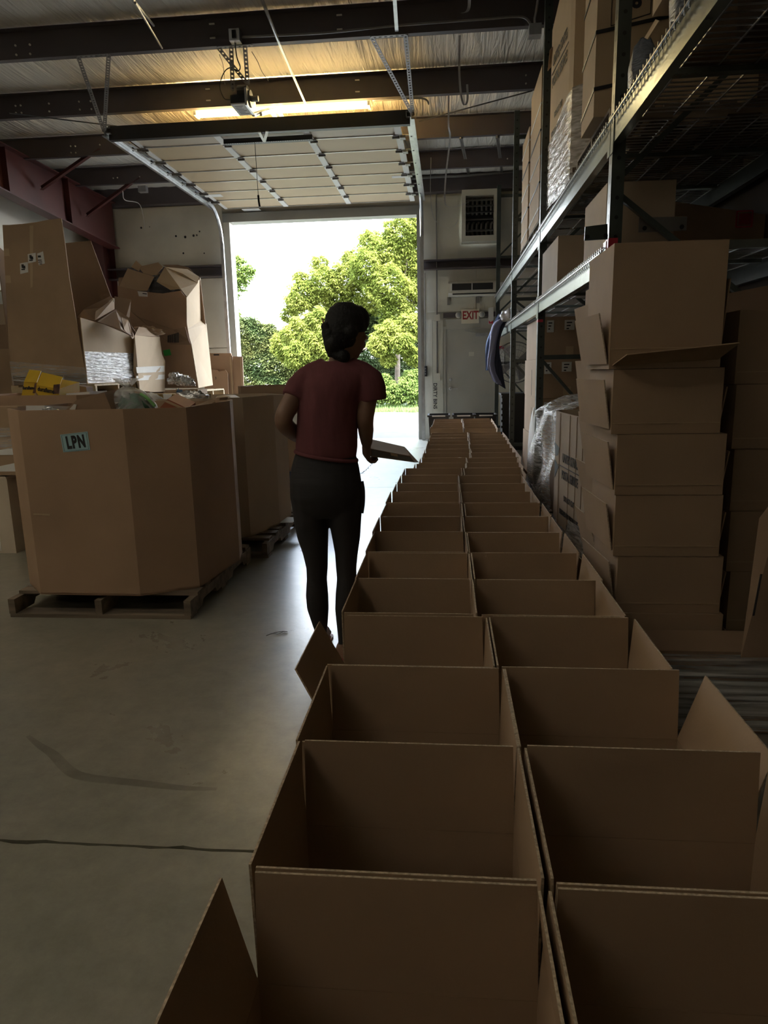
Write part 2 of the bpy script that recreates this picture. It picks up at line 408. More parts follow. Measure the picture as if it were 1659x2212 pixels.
wall_right = struct(MB().box(XR, XR + .2, YB, DW + .2, 0, 5.8).build('wall_right', mat('grey_wall', (.25, .24, .22), rough=.8)), 'wall behind the pallet racks, darkened to read as shade')  # wall colour darkened for the gloom seen through the racks
wall_front = struct(MB().box(XL - .2, XR + .2, YB - .2, YB, 0, 5.8).build('wall_front', mat('dark_grey_wall', (.16, .15, .14), rough=.8)), 'wall behind the camera, darkened to bounce less light')  # unseen wall coloured dark so it throws less light on the carton fronts
# trims: girts
def girt(name, x0, x1, z0, z1, label):
    mb = MB(); y = DW - .035
    mb.prism([(x0, y, z0), (x0, y - .20, z0), (x0, y - .20, z0 + .02), (x0, y - .012, z0 + .02), (x0, y - .012, z1 - .02), (x0, y - .20, z1 - .02), (x0, y - .20, z1), (x0, y, z1)], (x1 - x0, 0, 0))
    return struct(mb.build(name, M['steel_dark']), label)
girt('trim_1', -6.85, -4.36, 3.25, 3.46, 'dark steel girt across the wall left of the overhead door')
girt('trim_2', -0.46, 2.6, 3.25, 3.42, 'dark steel girt across the wall above the wall mounted air conditioner')
struct(MB().box(-.08, 2.6, DW - .062, DW - .036, 2.36, 2.45).build('trim_3', M['steel_dark']), 'dark thin girt across the wall above the exit door')
struct(MB().box(XL, XR, DW - .22, DW - .002, 4.62, 4.98).build('trim_4', M['steel_dark']), 'dark eave strut along the top of the door wall')
# ---- ceiling of draped insulation
def ceil_mat():
    m = bpy.data.materials.new('wrinkled_white_insulation_facing'); m.use_nodes = True
    n = m.node_tree.nodes; l = m.node_tree.links; b = n['Principled BSDF']
    b.inputs['Base Color'].default_value = (0.80, 0.77, 0.70, 1); b.inputs['Roughness'].default_value = 0.42
    t = n.new('ShaderNodeTexCoord'); mpn = n.new('ShaderNodeMapping'); mpn.inputs['Scale'].default_value = (9, 0.55, 1)
    x = n.new('ShaderNodeTexNoise'); x.inputs['Scale'].default_value = 1.6; x.inputs['Detail'].default_value = 4; x.inputs['Distortion'].default_value = 1.1
    l.new(t.outputs['Object'], mpn.inputs[0]); l.new(mpn.outputs[0], x.inputs['Vector'])
    k = n.new('ShaderNodeTexNoise'); k.inputs['Scale'].default_value = 0.5
    l.new(t.outputs['Object'], k.inputs['Vector'])
    mu = n.new('ShaderNodeMath'); mu.operation = 'MULTIPLY'; l.new(x.outputs[0], mu.inputs[0]); l.new(k.outputs[0], mu.inputs[1])
    bn = n.new('ShaderNodeBump'); bn.inputs['Strength'].default_value = 0.9; bn.inputs['Distance'].default_value = 0.09
    l.new(mu.outputs[0], bn.inputs['Height']); l.new(bn.outputs[0], b.inputs['Normal'])
    return m
M['ceil'] = ceil_mat()
PUR = [-5.7, -4.2, -2.7, -1.2, 0.3, 1.8, 3.3, 4.8, 6.3, 7.8, 9.35, 10.9, 12.4]
ZC = lambda y: 4.66 + (12.4 - y)*0.014           # underside of the purlins, rising gently towards the camera
def ceil_fn(u, v):
    x = lerp(XL, XR, u); y = lerp(YB, DW + .2, v)
    ys = sorted(PUR + [DW, YB])
    for a, b in zip(ys, ys[1:]):
        if a <= y <= b:
            s = math.sin(math.pi*(y - a)/(b - a)); break
    else: s = 0
    z = ZC(y) + .30 - .05*s + .008*math.sin(x*23 + 2.2*math.sin(y*1.9) + y*1.3)*s
    return (x, y, z)
struct(MB().grid(ceil_fn, 300, 230).build('ceiling', M['ceil'], smooth=True), 'white wrinkled insulation draped over the purlins')
struct(MB().box(XL - .2, XR + .2, YB - .2, DW + .2, 5.45, 5.6).build('trim_5', M['wall']), 'roof deck above the insulation')

# ---- purlins (each its own beam with its bolts)
plab = {7.8: 'dark steel roof purlin carrying the conduit, nearest one in view', 9.35: 'dark steel roof purlin just above the lit fluorescent fixture',
        10.9: 'dark steel roof purlin above the raised overhead door', 12.4: 'dark steel roof purlin nearest to the door wall'}
bolts = {7.8: [(34, 99), (65, 97), (36, 119), (66, 117)], 9.35: [(34, 229), (45, 228), (35, 244), (47, 244), (106, 224), (107, 241), (171, 220), (196, 219), (173, 237), (198, 236), (1136, 163), (1136, 181)],
         10.9: [(153, 316), (163, 316), (154, 330), (164, 330), (216, 313), (275, 324)], 12.4: [(245, 385), (254, 384), (246, 397), (255, 397), (302, 382), (353, 380), (354, 393), (1096, 343)]}
for y in PUR:
    z = ZC(y)
    pr = [(XL, y, z), (XL, y - .07, z), (XL, y - .07, z + .02), (XL, y - .006, z + .006), (XL, y - .006, z + .244), (XL, y + .07, z + .244), (XL, y + .07, z + .25), (XL, y - .012, z + .25), (XL, y - .012, z + .006)]
    mb = MB().prism([(XL, y + .003, z), (XL, y + .07, z), (XL, y + .07, z + .006), (XL, y + .003, z + .006)], (XR - XL, 0, 0))
    mb.box(XL, XR, y - .003, y + .003, z, z + .27); mb.box(XL, XR, y - .07, y - .003, z + .264, z + .27); mb.box(XL, XR, y + .064, y + .07, z, z + .02)
    if y in plab:
        t = thing('roof_purlin', plab[y], 'beam', (-2.5, y, z), 'roof purlins')
        mb.build('web', M['steel_dark'], t)
        for (u, v) in bolts[y]:
            q = P(u, v, y - .004)
            if z + .02 < q.z < z + .26:
                MB().lathe((q.x, q.y, q.z), [(.011, -.012), (.011, 0)], 6, 'Y').build('bolt', M['bolt'], t)
        for u in ((461, 735) if y == 7.8 else (443, 770) if y == 9.35 else ()):
            for dz in (.07, .20):
                x = P(u, 100, y).x
                MB().box(x - .028, x + .028, y - .016, y - .003, z + dz, z + dz + .012).build('clip', M['bolt'], t)
    elif y > 4: tag(mb.build('roof_purlin', M['steel_dark']), 'dark steel roof purlin above and just ahead of the camera' if y == 4.8 else 'dark steel roof purlin one bay before the conduit', 'beam', 'roof purlins')

# ---- red rafter, column and flange braces on the left
t = thing('steel_rafter', 'red oxide tapered steel rafter along the left wall', 'beam', (-6.5, 9, 4.1))
def raf_z(y): return 3.86 + (13.4 - y)*0.066 if y > 4 else 3.86 + 9.4*.066
mb = MB().prism([(-6.512, 13.75, raf_z(13.4)), (-6.512, 4, raf_z(4)), (-6.512, 4, 4.80), (-6.512, 13.75, 4.66)], (.012, 0, 0)); mb.build('web', M['steel_red'], t)
MB().hexa([(-6.62, 4, raf_z(4) - .02), (-6.40, 4, raf_z(4) - .02), (-6.40, 13.7, raf_z(13.7) - .02), (-6.62, 13.7, raf_z(13.7) - .02), (-6.62, 4, raf_z(4)), (-6.40, 4, raf_z(4)), (-6.40, 13.7, raf_z(13.7)), (-6.62, 13.7, raf_z(13.7))]).build('bottom_flange', M['steel_red'], t)
MB().hexa([(-6.62, 4, 4.79), (-6.40, 4, 4.79), (-6.40, 13.7, 4.655), (-6.62, 13.7, 4.655), (-6.62, 4, 4.81), (-6.40, 4, 4.81), (-6.40, 13.7, 4.67), (-6.62, 13.7, 4.67)]).build('top_flange', M['steel_red'], t)
for y in (8.4, 10.3, 12.0):
    MB().box(-6.50, -6.41, y, y + .012, raf_z(y), 4.68).build('stiffener', M['steel_red'], t)
for (a, b) in (((90, 410), (216, 330)), ((188, 468), (303, 398))):
    A = PX(*a, -6.42); B = P(*b, 10.9 if b[1] < 350 else 12.4); B.z = max(B.z, ZC(B.y) + .08)
    mb = MB().bar(A, B, .06, .006); mb.bar(A + Vector((0, 0, .03)), B + Vector((0, 0, .03)), .006, .06); mb.build('flange_brace', M['steel_red'], t)
t = thing('steel_column', 'dark red steel column in the corner left of the cream wall panel', 'column', (-6.7, 13.6, 0))
MB().box(-6.86, -6.60, 13.86, 13.875, 0, 4.66).build('flange', M['steel_red'], t)
MB().box(-6.86, -6.60, 13.40, 13.415, 0, 4.0).build('flange', M['steel_red'], t)
MB().box(-6.72, -6.708, 13.415, 13.86, 0, 4.5).build('web', M['steel_red'], t)

# ---- exit door
dr = thing('door_2', 'grey painted steel exit door with chrome lever under the EXIT sign', 'door', (.42, DW, 0), kind='structure')
yd = DW - .02
MB().box(EX0, EX1, yd, yd + .045, 0.01, EH).build('door_leaf', M['exit_door'], dr)
mb = MB(); mb.box(EX0 - .05, EX0, DW - .05, DW + .2, 0, EH + .05); mb.box(EX1, EX1 + .05, DW - .05, DW + .2, 0, EH + .05); mb.box(EX0, EX1, DW - .05, DW + .2, EH, EH + .19); mb.build('door_frame', M['exit_door'], dr)
hb = MB().lathe((.06, yd, 1.0), [(.034, 0), (.034, -.012), (.018, -.02), (.018, -.05)], 14, 'Y').build('lever_handle', M['galv'], dr, smooth=False)
MB().bar((.06, yd - .05, 1.0), (.20, yd - .055, .995), .022, .022).build('lever', M['galv'], hb)
MB().lathe((.06, yd, 1.18), [(.03, 0), (.03, -.02), (.02, -.026)], 14, 'Y').build('deadbolt', M['galv'], dr)
cl = MB().box(.55, .80, yd - .06, yd, 2.00, 2.06).build('door_closer', M['galv'], dr)
MB().bar((.56, yd - .05, 2.07), (.34, yd - .10, 2.10), .02, .008).bar((.34, yd - .10, 2.10), (.62, DW - .05, 2.17), .02, .008).build('closer_arm', M['galv'], cl)
MB().box(.42, .52, yd - .002, yd, 1.62, 1.70).build('paper_note', M['wall'], dr)
# trim boards between the two doors
k = 6
for (a, b, nm) in ((-.44, -.29, 'pale trim board'), (-.285, -.085, 'pale trim board')):
    struct(MB().box(a, b, DW - .06, DW - .001, 0, 2.33).build('trim_%d' % k, M['wall']), 'cream corner trim board beside the exit door frame' if k == 7 else 'cream trim board with painted words beside the overhead door'); k += 1
o = bpy.data.objects['trim_7']
text('DIRTY BINS', .10, M['ink'], (-.245, DW - .062, .86), (0, 0, -1), (1, 0, 0), o, sx=1.0, bold=.002)
# EXIT sign with two emergency lamps
t = thing('exit_sign', 'cream EXIT sign with red letters and two emergency lamps above the exit door', 'sign', (.44, DW - .04, 2.36))
MB().box(.27, .61, DW - .10, DW - .035, 2.24, 2.50).build('housing', mat('sign_face', (0.80, 0.74, 0.60), rough=.5), t)
text('EXIT', .21, mat('sign_red', (0.35, 0.03, 0.03), rough=.5), (.445, DW - .1015, 2.385), (1, 0, 0), (0, 0, 1), t, sx=.72, bold=.006)
for s in (-1, 1):
    l_ = MB().lathe((.44 + s*.225, DW - .09, 2.40), [(.02, .05), (.055, .02), (.06, -.02), (.05, -.035)], 14, 'Y').build('lamp_head', M['wall_white'], t, smooth=False)
    MB().lathe((.44 + s*.225, DW - .125, 2.40), [(.044, 0), (.044, -.006), (.02, -.012)], 14, 'Y').build('lens', M['galv'], l_)
# wall mounted air conditioner
t = thing('air_conditioner', 'cream wall mounted air conditioner with dark grille above the EXIT sign', 'air conditioner', (.6, DW - .04, 2.88))
yA = DW - .25
MB().prism([(.02, DW - .035, 2.74), (.02, yA + .05, 2.74), (.02, yA, 2.80), (.02, yA, 2.97), (.02, yA + .08, 3.01), (.02, DW - .035, 3.02)], (1.16, 0, 0)).build('casing', mat('cream_plastic', (.68, .65, .56), rough=.4), t)
MB().box(.08, .86, yA - .012, yA - .001, 2.845, 2.965).build('grille', M['black'], t)
MB().box(.06, .09, yA - .016, yA - .001, 2.83, 2.97).build('grille_rib', M['white'], t); MB().box(.46, .475, yA - .016, yA - .011, 2.845, 2.965).build('grille_rib', M['white'], t)
MB().box(.10, 1.05, yA + .0, yA + .02, 2.765, 2.785).build('outlet_slot', M['black'], t)
MB().box(.94, 1.08, yA - .006, yA, 2.85, 2.96).build('label_plate', M['paper'], t)
mb = MB().box(.0, .05, DW - .12, DW - .036, 2.60, 2.74); mb.box(.56, .62, DW - .1, DW - .036, 2.62, 2.74); mb.build('bracket', M['angle'], t)
# gas unit heater / louvre
t = thing('unit_heater', 'cream framed unit heater with dark louvre slats and tubes high on the wall', 'heater', (.6, DW - .3, 4.1))
yh = DW - .34
fr = MB()
fr.box(.27, .34, yh, DW - .036, 3.70, 4.60); fr.box(.86, .93, yh, DW - .036, 3.70, 4.60); fr.box(.34, .86, yh, DW - .036, 4.50, 4.60); fr.box(.34, .86, yh, DW - .036, 3.70, 3.80); fr.build('frame', M['wall'], t)
MB().box(.34, .86, DW - .08, DW - .036, 3.80, 4.50).build('back_panel', M['black'], t)
for z in (4.40, 4.30, 4.19, 4.07, 3.87):
    MB().hexa([(.345, yh + .01, z), (.855, yh + .01, z), (.855, yh + .09, z + .045), (.345, yh + .09, z + .045), (.345, yh + .01, z + .008), (.855, yh + .01, z + .008), (.855, yh + .09, z + .053), (.345, yh + .09, z + .053)]).build('slat', M['angle'], t)
for i in range(6):
    x = .385 + i*.086
    MB().tube([(x, yh + .2, 4.47), (x, yh + .16, 4.40), (x, yh + .16, 4.28), (x, yh + .2, 4.2)], .022, 8).build('tube', M['angle'], t)
    MB().tube([(x + .03, yh + .2, 4.06), (x, yh + .15, 4.02), (x - .01, yh + .14, 3.93), (x + .01, yh + .2, 3.83)], .022, 8).build('tube', M['angle'], t)
# electrics on the wall
def cond(name, pts, r, label, cat='conduit', m='galv', n=6, kind=None):
    return tag(MB().tube(pts, r, n).build(name, M[m], smooth=True), label, cat)
# ================================================================== overhead door, its track and opener
d1 = thing('door_1', 'raised sectional overhead door lying flat under the purlins', 'door', (-2.4, 11.5, 4.45), kind='structure')
M['door_cream'] = mat('door_back_cream', (0.56, 0.44, 0.275), rough=.55, var=.06, vscale=1.2, bump=.02, bscale=15)
M['door_white'] = mat('door_back_white', (0.58, 0.50, 0.39), rough=.5, var=.06, vscale=1.2)
ZD = 4.46; SY0 = 9.36; SP = 0.607
for k in range(7):
    a = SY0 + k*SP; b = a + SP - .012
    sec = MB().box(-4.22, -.60, a, b, ZD, ZD + .05).build('door_section', M['door_white'] if k == 0 else M['door_cream'], d1)
    MB().box(-4.22, -.60, b - .012, b + .012, ZD - .012, ZD + .004).build('section_rail', M['galv'] , sec)
    for x in (-4.20, -3.02, -1.83, -.64):
        MB().box(x - .045 if x > -4 else x, x + .045, a + .01, b - .01, ZD - .022, ZD).build('stile', M['white'], sec)
    if k < 6:
        for x in (-4.16, -2.98, -1.79, -.68):
            h = MB(); h.box(x - .035, x + .035, b - .05, b + .062, ZD - .032, ZD - .022); h.tube([(x - .05, b + .006, ZD - .04), (x + .05, b + .006, ZD - .04)], .016, 6); h.build('hinge', M['angle'], sec)
MB().box(-4.36, -.46, SY0 - .05, SY0 + .03, ZD - .09, ZD + .075).build('end_strut', M['black'], d1)
mb = MB().box(-2.97, -1.77, SY0 + .36, SY0 + .45, ZD - .075, ZD - .066); mb.box(-2.97, -1.77, SY0 + .36, SY0 + .369, ZD - .075, ZD - .02); br = mb.build('operator_strut', M['black'], d1)
for i in range(38):
    MB().box(-2.95 + i*.031, -2.937 + i*.031, SY0 + .377, SY0 + .390, ZD - .0768, ZD - .0752).build('slot', M['bolt'], br)
for (u, v, wx, wy) in ((545, 455, .17, .16), (728, 453, .42, .10), (865, 382, .14, .06), (692, 404, .16, .03), (460, 423, .16, .09)):
    q = PZ(u, v, ZD - .003)
    MB().box(q.x - wx, q.x + wx, q.y - wy, q.y + wy, ZD - .0035, ZD - .0005).build('sticker', M['paper'], d1)
# pull rope with a rubber grip
q0 = P(550, 300, 9.75); q1 = P(558, 425, 9.75)
rp = tag(MB().tube([q0, q1], .004, 5).build('pull_rope', M['ink']), 'thin black pull rope with rubber grip hanging below the raised door', 'rope')
MB().tube([q1 + Vector((0, 0, .02)), q1 + Vector((.003, 0, -.06)), q1 + Vector((.012, 0, -.13))], .014, 8).build('grip', M['blackplastic'], rp)
MB().tube([q0, Vector((q0.x, q0.y, ZD - .02))], .004, 5).build('hook', M['ink'], rp)
# tracks
def track(x, s, label):
    t = thing('door_track', label, 'track', (x, DW - .1, 0))
    pts = [(x, SY0 - .1, 4.47), (x, 13.0, 4.46)]
    for k in range(9):
        a = math.pi/2*k/8
        pts.append((x, 13.1 + .62*math.sin(a), 3.84 + .62*math.cos(a)))
    mb = MB(); prof = [(-.035, -.03), (.035, -.03), (.035, .03), (.027, .03), (.027, -.022), (-.027, -.022), (-.027, .03), (-.035, .03)]
    # horizontal run with a channel section
    mb.prism([(x + p[1], SY0 - .1, 4.47 + p[0]) for p in prof], (0, 3.75, 0)); mb.build('horizontal_track', M['galv'], t)
    MB().prism([(x + s*.035, SY0 - .12, 4.40), (x + s*.075, SY0 - .12, 4.40), (x + s*.075, SY0 - .12, 4.408), (x + s*.043, SY0 - .12, 4.408), (x + s*.043, SY0 - .12, 4.53), (x + s*.035, SY0 - .12, 4.53)], (0, 4.2, 0)).build('support_angle', M['galv'], t)
    MB().tube(pts[1:], .034, 8).build('track_curve', M['galv'], t)
    MB().box(x - .03, x + .03, 13.69, 13.75, 0, 3.86).build('vertical_track', M['galv'], t)
    for k in range(7):
        y = SY0 + .02 + k*SP
        ro = MB().lathe((x, y, 4.455), [(.024, -.012), (.028, 0), (.024, .012)], 10, 'X').build('roller', M['black'], t)
        MB().tube([(x, y, 4.455), (x + s*-.16, y, 4.455)], .008, 6).build('roller_stem', M['galv'], ro)
        MB().box(min(x - s*.08, x - s*.15), max(x - s*.08, x - s*.15), y - .05, y + .05, 4.41, 4.445).build('roller_bracket', M['angle'], ro)
    return t
track(-4.345, -1, 'galvanised door track curving down on the left of the opening')
track(-.475, 1, 'galvanised door track curving down on the right of the opening')
def ladder(mb, a, b, wd, side, rung=.05, th=.005):
    """a strip of perforated steel: two rails and the bridges between its holes"""
    a = Vector(a); b = Vector(b); d = (b - a); n = max(2, int(d.length/rung)); s = Vector(side); s = (s - d*(s.dot(d)/d.length_squared)).normalized(); nn = d.normalized().cross(s)
    for k in (-1, 1):
        o = s*(wd/2*.72)*k; mb.bar(a + o, b + o, th, wd*.28, up=s)
    for i in range(n + 1):
        p = a + d*(i/n); q = d.normalized()*(rung*.28)
        mb.bar(p - q, p + q, th, wd*.5, up=s)
    return mb
def angle_iron(name, parent, a, b, wd=.045, side=(1, 0, 0), rung=.05):
    return ladder(MB(), a, b, wd, side, rung).build(name, M['angle'], parent)
# track hangers from the first purlin in view
zp = ZC(7.8)
t = thing('track_hanger', 'perforated steel triangle hanging the left door track from the purlin', 'hanger', (-4.3, 7.8, zp))
A = P(170, 131, 7.8); B = P(236, 131, 7.8); A.z = B.z = zp - .012; C = Vector((-4.40, SY0 - .08, 4.46))
angle_iron('top_angle', t, A, B, .05, (0, 1, 0)); angle_iron('brace_angle', t, A, C); angle_iron('drop_angle', t, B, C)
t = thing('track_hanger', 'perforated steel triangle hanging the right door track from the purlin', 'hanger', (-.5, 7.8, zp))
A = P(803, 88, 7.8); B = P(876, 86, 7.8); A.z = B.z = zp - .012; C = Vector((-.42, SY0 - .08, 4.46))
angle_iron('top_angle', t, A, B, .05, (0, 1, 0)); angle_iron('brace_angle', t, A, C); angle_iron('drop_angle', t, B, C)
# opener
t = thing('door_opener', 'electric door opener with white label plate hung from perforated angles', 'door opener', (-2.3, 8.4, 4.3))
yo = 8.25
A = P(472, 112, 7.8); B = P(544, 110, 7.8); A.z = B.z = zp - .014
angle_iron('hanger_angle', t, A, B, .05, (0, 1, 0)); 
m1 = P(500, 114, 7.8); m1.z = zp - .02; m2 = P(530, 113, 7.8); m2.z = zp - .02
bl = P(503, 195, yo); bR = P(535, 182, yo)
angle_iron('hanger_angle', t, m1, bl); angle_iron('hanger_angle', t, m2, bR); angle_iron('hanger_angle', t, A, bR)
c0 = P(497, 205, yo); c1 = P(530, 222, yo)
MB().box(c0.x, c1.x, yo, yo + .30, c1.z, c0.z).build('gear_case', M['black'], t)
MB().tube([(c0.x + .07, yo + .10, c0.z + .05), (c1.x + .01, yo + .10, c0.z + .05)], .075, 14).build('motor', M['black'], t)
pl = MB().box(c0.x, c1.x, yo - .005, yo + .34, c1.z - .012, c1.z).build('label_plate', M['paper'], t)
for i in range(6): MB().box(c0.x + .03, c1.x - rnd(.03, .07), yo + .05 + i*.045, yo + .062 + i*.045, c1.z - .0135, c1.z - .012).build('print_line', M['ink'], pl)
MB().box(c1.x, c1.x + .025, yo - .02, yo + .36, c1.z - .03, c0.z + .06).build('side_plate', M['galv'], t)
MB().lathe((c1.x + .03, yo + .12, c0.z - .01), [(.09, 0), (.09, .012), (.03, .013), (.03, .09)], 18, 'X').build('sprocket', M['angle'], t)
rail0 = Vector((c1.x + .05, yo + .30, c1.z - .02)); rail1 = Vector((c1.x + .07, DW - .25, ZC(9) - .02))
for s in (-.045, .045):
    MB().bar(rail0 + Vector((s, 0, 0)), (rail1.x + s, 9.30, 4.62), .03, .04).bar((rail1.x + s, 9.30, 4.62), (rail1.x + s, 12.6, 4.62), .03, .04).build('trolley_rail', M['galv'], t)
MB().tube([rail0, (rail1.x, 9.3, 4.62), (rail1.x, 12.6, 4.62)], .008, 5).build('chain', M['angle'], t)
MB().bar(P(560, 285, 9.1), P(571, 306, 9.72), .035, .012).bar(P(577, 283, 9.1), P(571, 306, 9.72), .035, .012).build('door_arm', M['angle'], t)
MB().tube(curve([P(507, 88, 7.75), P(512, 125, 7.78), P(519, 145, 7.9), P(513, 154, 8.0), P(500, 146, 8.05), P(485, 155, 8.1), P(475, 185, 8.15), P(484, 212, 8.2), P(497, 216, yo)]), .006, 6).build('power_cord', M['ink'], t, smooth=True)
MB().tube(curve([P(474, 118, 7.8), P(482, 142, 8.5), P(486, 183, 9.2)]), .004, 5).build('control_wire', M['ink'], t)
MB().tube(curve([P(544, 112, 7.8), P(556, 132, 8.2), P(566, 155, 8.8), P(581, 176, 9.25)]), .004, 5).build('control_wire', M['ink'], t)

# ---- the lit fluorescent fixture
t = thing('fluorescent_fixture', 'lit yellowish fluorescent strip light below the purlin behind the door opener', 'light', (-2.1, 9.55, 4.62))
fa = P(419, 243, 9.55); fb = P(803, 220, 9.55); zf = (fa.z + fb.z)/2
MB().prism([(fa.x, 9.42, zf + .05), (fa.x, 9.45, zf - .01), (fa.x, 9.65, zf - .01), (fa.x, 9.68, zf + .05)], (fb.x - fa.x, 0, 0)).build('housing', mat('fixture_white', (.75, .72, .6), rough=.4), t)
for y in (9.50, 9.60):
    tb = MB().tube([(fa.x + .05, y, zf - .035), (fb.x - .05, y, zf - .035)], .019, 10).build('tube', mat('lit_tube', (1, .95, .7), emit=(1, .80, .36), estr=3.0), t)
for x in (fa.x + .02, fb.x - .05):
    MB().box(x, x + .03, 9.47, 9.63, zf - .06, zf - .01).build('socket', M['white'], t)
MB().tube([(fa.x + .4, 9.55, zf + .05), (fa.x + .4, 9.55, ZC(9.55) + .25)], .006, 5).build('hanger_wire', M['ink'], t)
MB().tube([(fb.x - .4, 9.55, zf + .05), (fb.x - .4, 9.55, ZC(9.55) + .25)], .006, 5).build('hanger_wire', M['ink'], t)
fl = bpy.data.lights.new('tube_light', 'AREA'); fl.shape = 'RECTANGLE'; fl.size = 2.2; fl.size_y = .14; fl.energy = 75; fl.color = (1, .78, .40)
fo = bpy.data.objects.new('tube_light', fl); COL.objects.link(fo); fo.location = ((fa.x + fb.x)/2, 9.55, zf - .065)
fl2 = bpy.data.lights.new('tube_uplight', 'AREA'); fl2.shape = 'RECTANGLE'; fl2.size = 2.2; fl2.size_y = .2; fl2.energy = 75; fl2.color = (1, .76, .36)
fo2 = bpy.data.objects.new('tube_uplight', fl2); COL.objects.link(fo2); fo2.location = ((fa.x + fb.x)/2, 9.55, zf + .06); fo2.rotation_euler = (math.pi, 0, 0)
# the same fixtures over the bays behind the camera
lb = ['fluorescent strip light straight above the camera, outside the photo', 'fluorescent strip light behind the camera, outside the photo', 'fluorescent strip light over the left aisle, outside the photo']
for (p, s) in zip(LAMP_POS, lb):
    t = thing('fluorescent_fixture', s, 'light', p)
    MB().prism([(p[0] - 1.2, p[1] - .13, p[2] + .05), (p[0] - 1.2, p[1] - .10, p[2] - .01), (p[0] - 1.2, p[1] + .10, p[2] - .01), (p[0] - 1.2, p[1] + .13, p[2] + .05)], (2.4, 0, 0)).build('housing', M['white'], t)
    for s_ in (-.9, .9): MB().tube([(p[0] + s_, p[1], p[2] + .05), (p[0] + s_, p[1], ZC(p[1]) + .28)], .006, 5).build('hanger_wire', M['ink'], t)

# ---- conduits, rods and hanging straps
tag(MB().tube([P(563, -8, 5.2), P(608, 106, 7.3), P(662, 229, 9.4)], .014, 8).build('support_rod', M['galv'], smooth=True), 'long two piece metal rod slanting down to the lit strip light', 'rod')
tag(MB().tube([P(280, -10, 5.6), P(332, 55, 7.5)], .012, 6).build('support_rod', M['galv']), 'short bright rod at the top left running up to the ceiling', 'rod')
tag(MB().tube([P(292, 6, 5.8), P(350, 104, 7.78)], .010, 6).build('support_rod', M['galv']), 'thin slanting rod fixed to the front of the nearest purlin', 'rod')
tag(MB().bar(P(852, -10, 7.0), P(857, 66, 7.76), .035, .02).build('support_rod', M['galv']), 'straight bright strut dropping to the nearest purlin above the right hanger', 'rod')
t = thing('electrical_conduit', 'grey conduit along the nearest purlin from junction box to rack', 'conduit', P(700, 77, 7.72))
MB().tube(curve([P(522, 80, 7.74), P(700, 71, 7.74), P(860, 55, 7.74), P(1050, 41, 7.74), P(1110, 36, 7.74), P(1135, 39, 7.74), P(1148, 55, 7.74), P(1150, 62, 7.74)]), .012, 8).build('pipe', M['angle'], t, smooth=True)
b = MB(); q = P(508, 78, 7.74); b.box(q.x - .055, q.x + .055, 7.70, 7.795, q.z - .055, q.z + .055); b.build('outlet_box', M['galv'], t)
MB().box(q.x - .02, q.x + .02, 7.685, 7.70, q.z - .035, q.z + .035).build('receptacle', M['ink'], t)
q = P(1155, 68, 7.74); MB().box(q.x - .06, q.x + .06, 7.68, 7.79, q.z - .05, q.z + .05).build('junction_box', M['galv'], t)
MB().tube(curve([P(1157, 60, 7.72), P(1155, 42, 7.7), P(1158, 25, 7.7), P(1163, -8, 7.6)]), .012, 8).build('pipe', M['galv'], t, smooth=True)
t = thing('electrical_conduit', 'thin conduit dropping down the wall beside the overhead door to a switch box', 'conduit', P(940, 600, 13.85))
MB().tube(curve([P(800, 218, 9.75), P(880, 213, 9.8), P(915, 213, 10.0), P(926, 225, 10.4), P(929, 250, 11.2), P(940, 376, 13.75)]), .012, 8).build('pipe', M['angle'], t, smooth=True)
q = P(940, 381, 13.8); MB().box(q.x - .055, q.x + .055, 13.75, 13.9, q.z - .05, q.z + .05).build('junction_box', M['galv'], t)
MB().tube([(q.x + .02, 13.88, q.z), (q.x + .02, 13.88, 2.40)], .012, 8).build('pipe', M['angle'], t)
for (z, wd, hh) in ((2.36, .06, .06), (1.23, .06, .075)):
    MB().box(q.x + .02 - wd, q.x + .02 + wd, 13.83, 13.9, z - hh, z + hh).build('switch_box', M['wall_white'], t)
MB().tube([(q.x + .02, 13.87, 2.30), (q.x + .02, 13.87, 1.3)], .012, 8).build('pipe', M['angle'], t)
t = tag(MB().tube(curve([P(560, 412, 13.72), P(905, 385, 13.72), P(1000, 380, 13.72), P(1110, 371, 13.72)]), .022, 8).build('electrical_conduit', M['angle'], smooth=True), 'horizontal pipe along the eave above the unit heater', 'conduit')
q = P(919, 802, 13.85); t = tag(MB().box(q.x - .035, q.x + .035, 13.80, 13.89, q.z - .10, q.z + .10).build('door_button_box', M['blackplastic']), 'black push button station beside the overhead door jamb', 'switch')
for dz in (-.05, 0, .05): MB().lathe((q.x, 13.80, q.z + dz), [(.016, 0), (.016, -.012)], 8, 'Y').build('button', M['angle'], t)
tag(MB().tube([(q.x, 13.87, q.z + .10), (q.x, 13.87, 3.2)], .009, 6).build('electrical_conduit', M['angle']), 'thin vertical conduit above the black push button station', 'conduit')
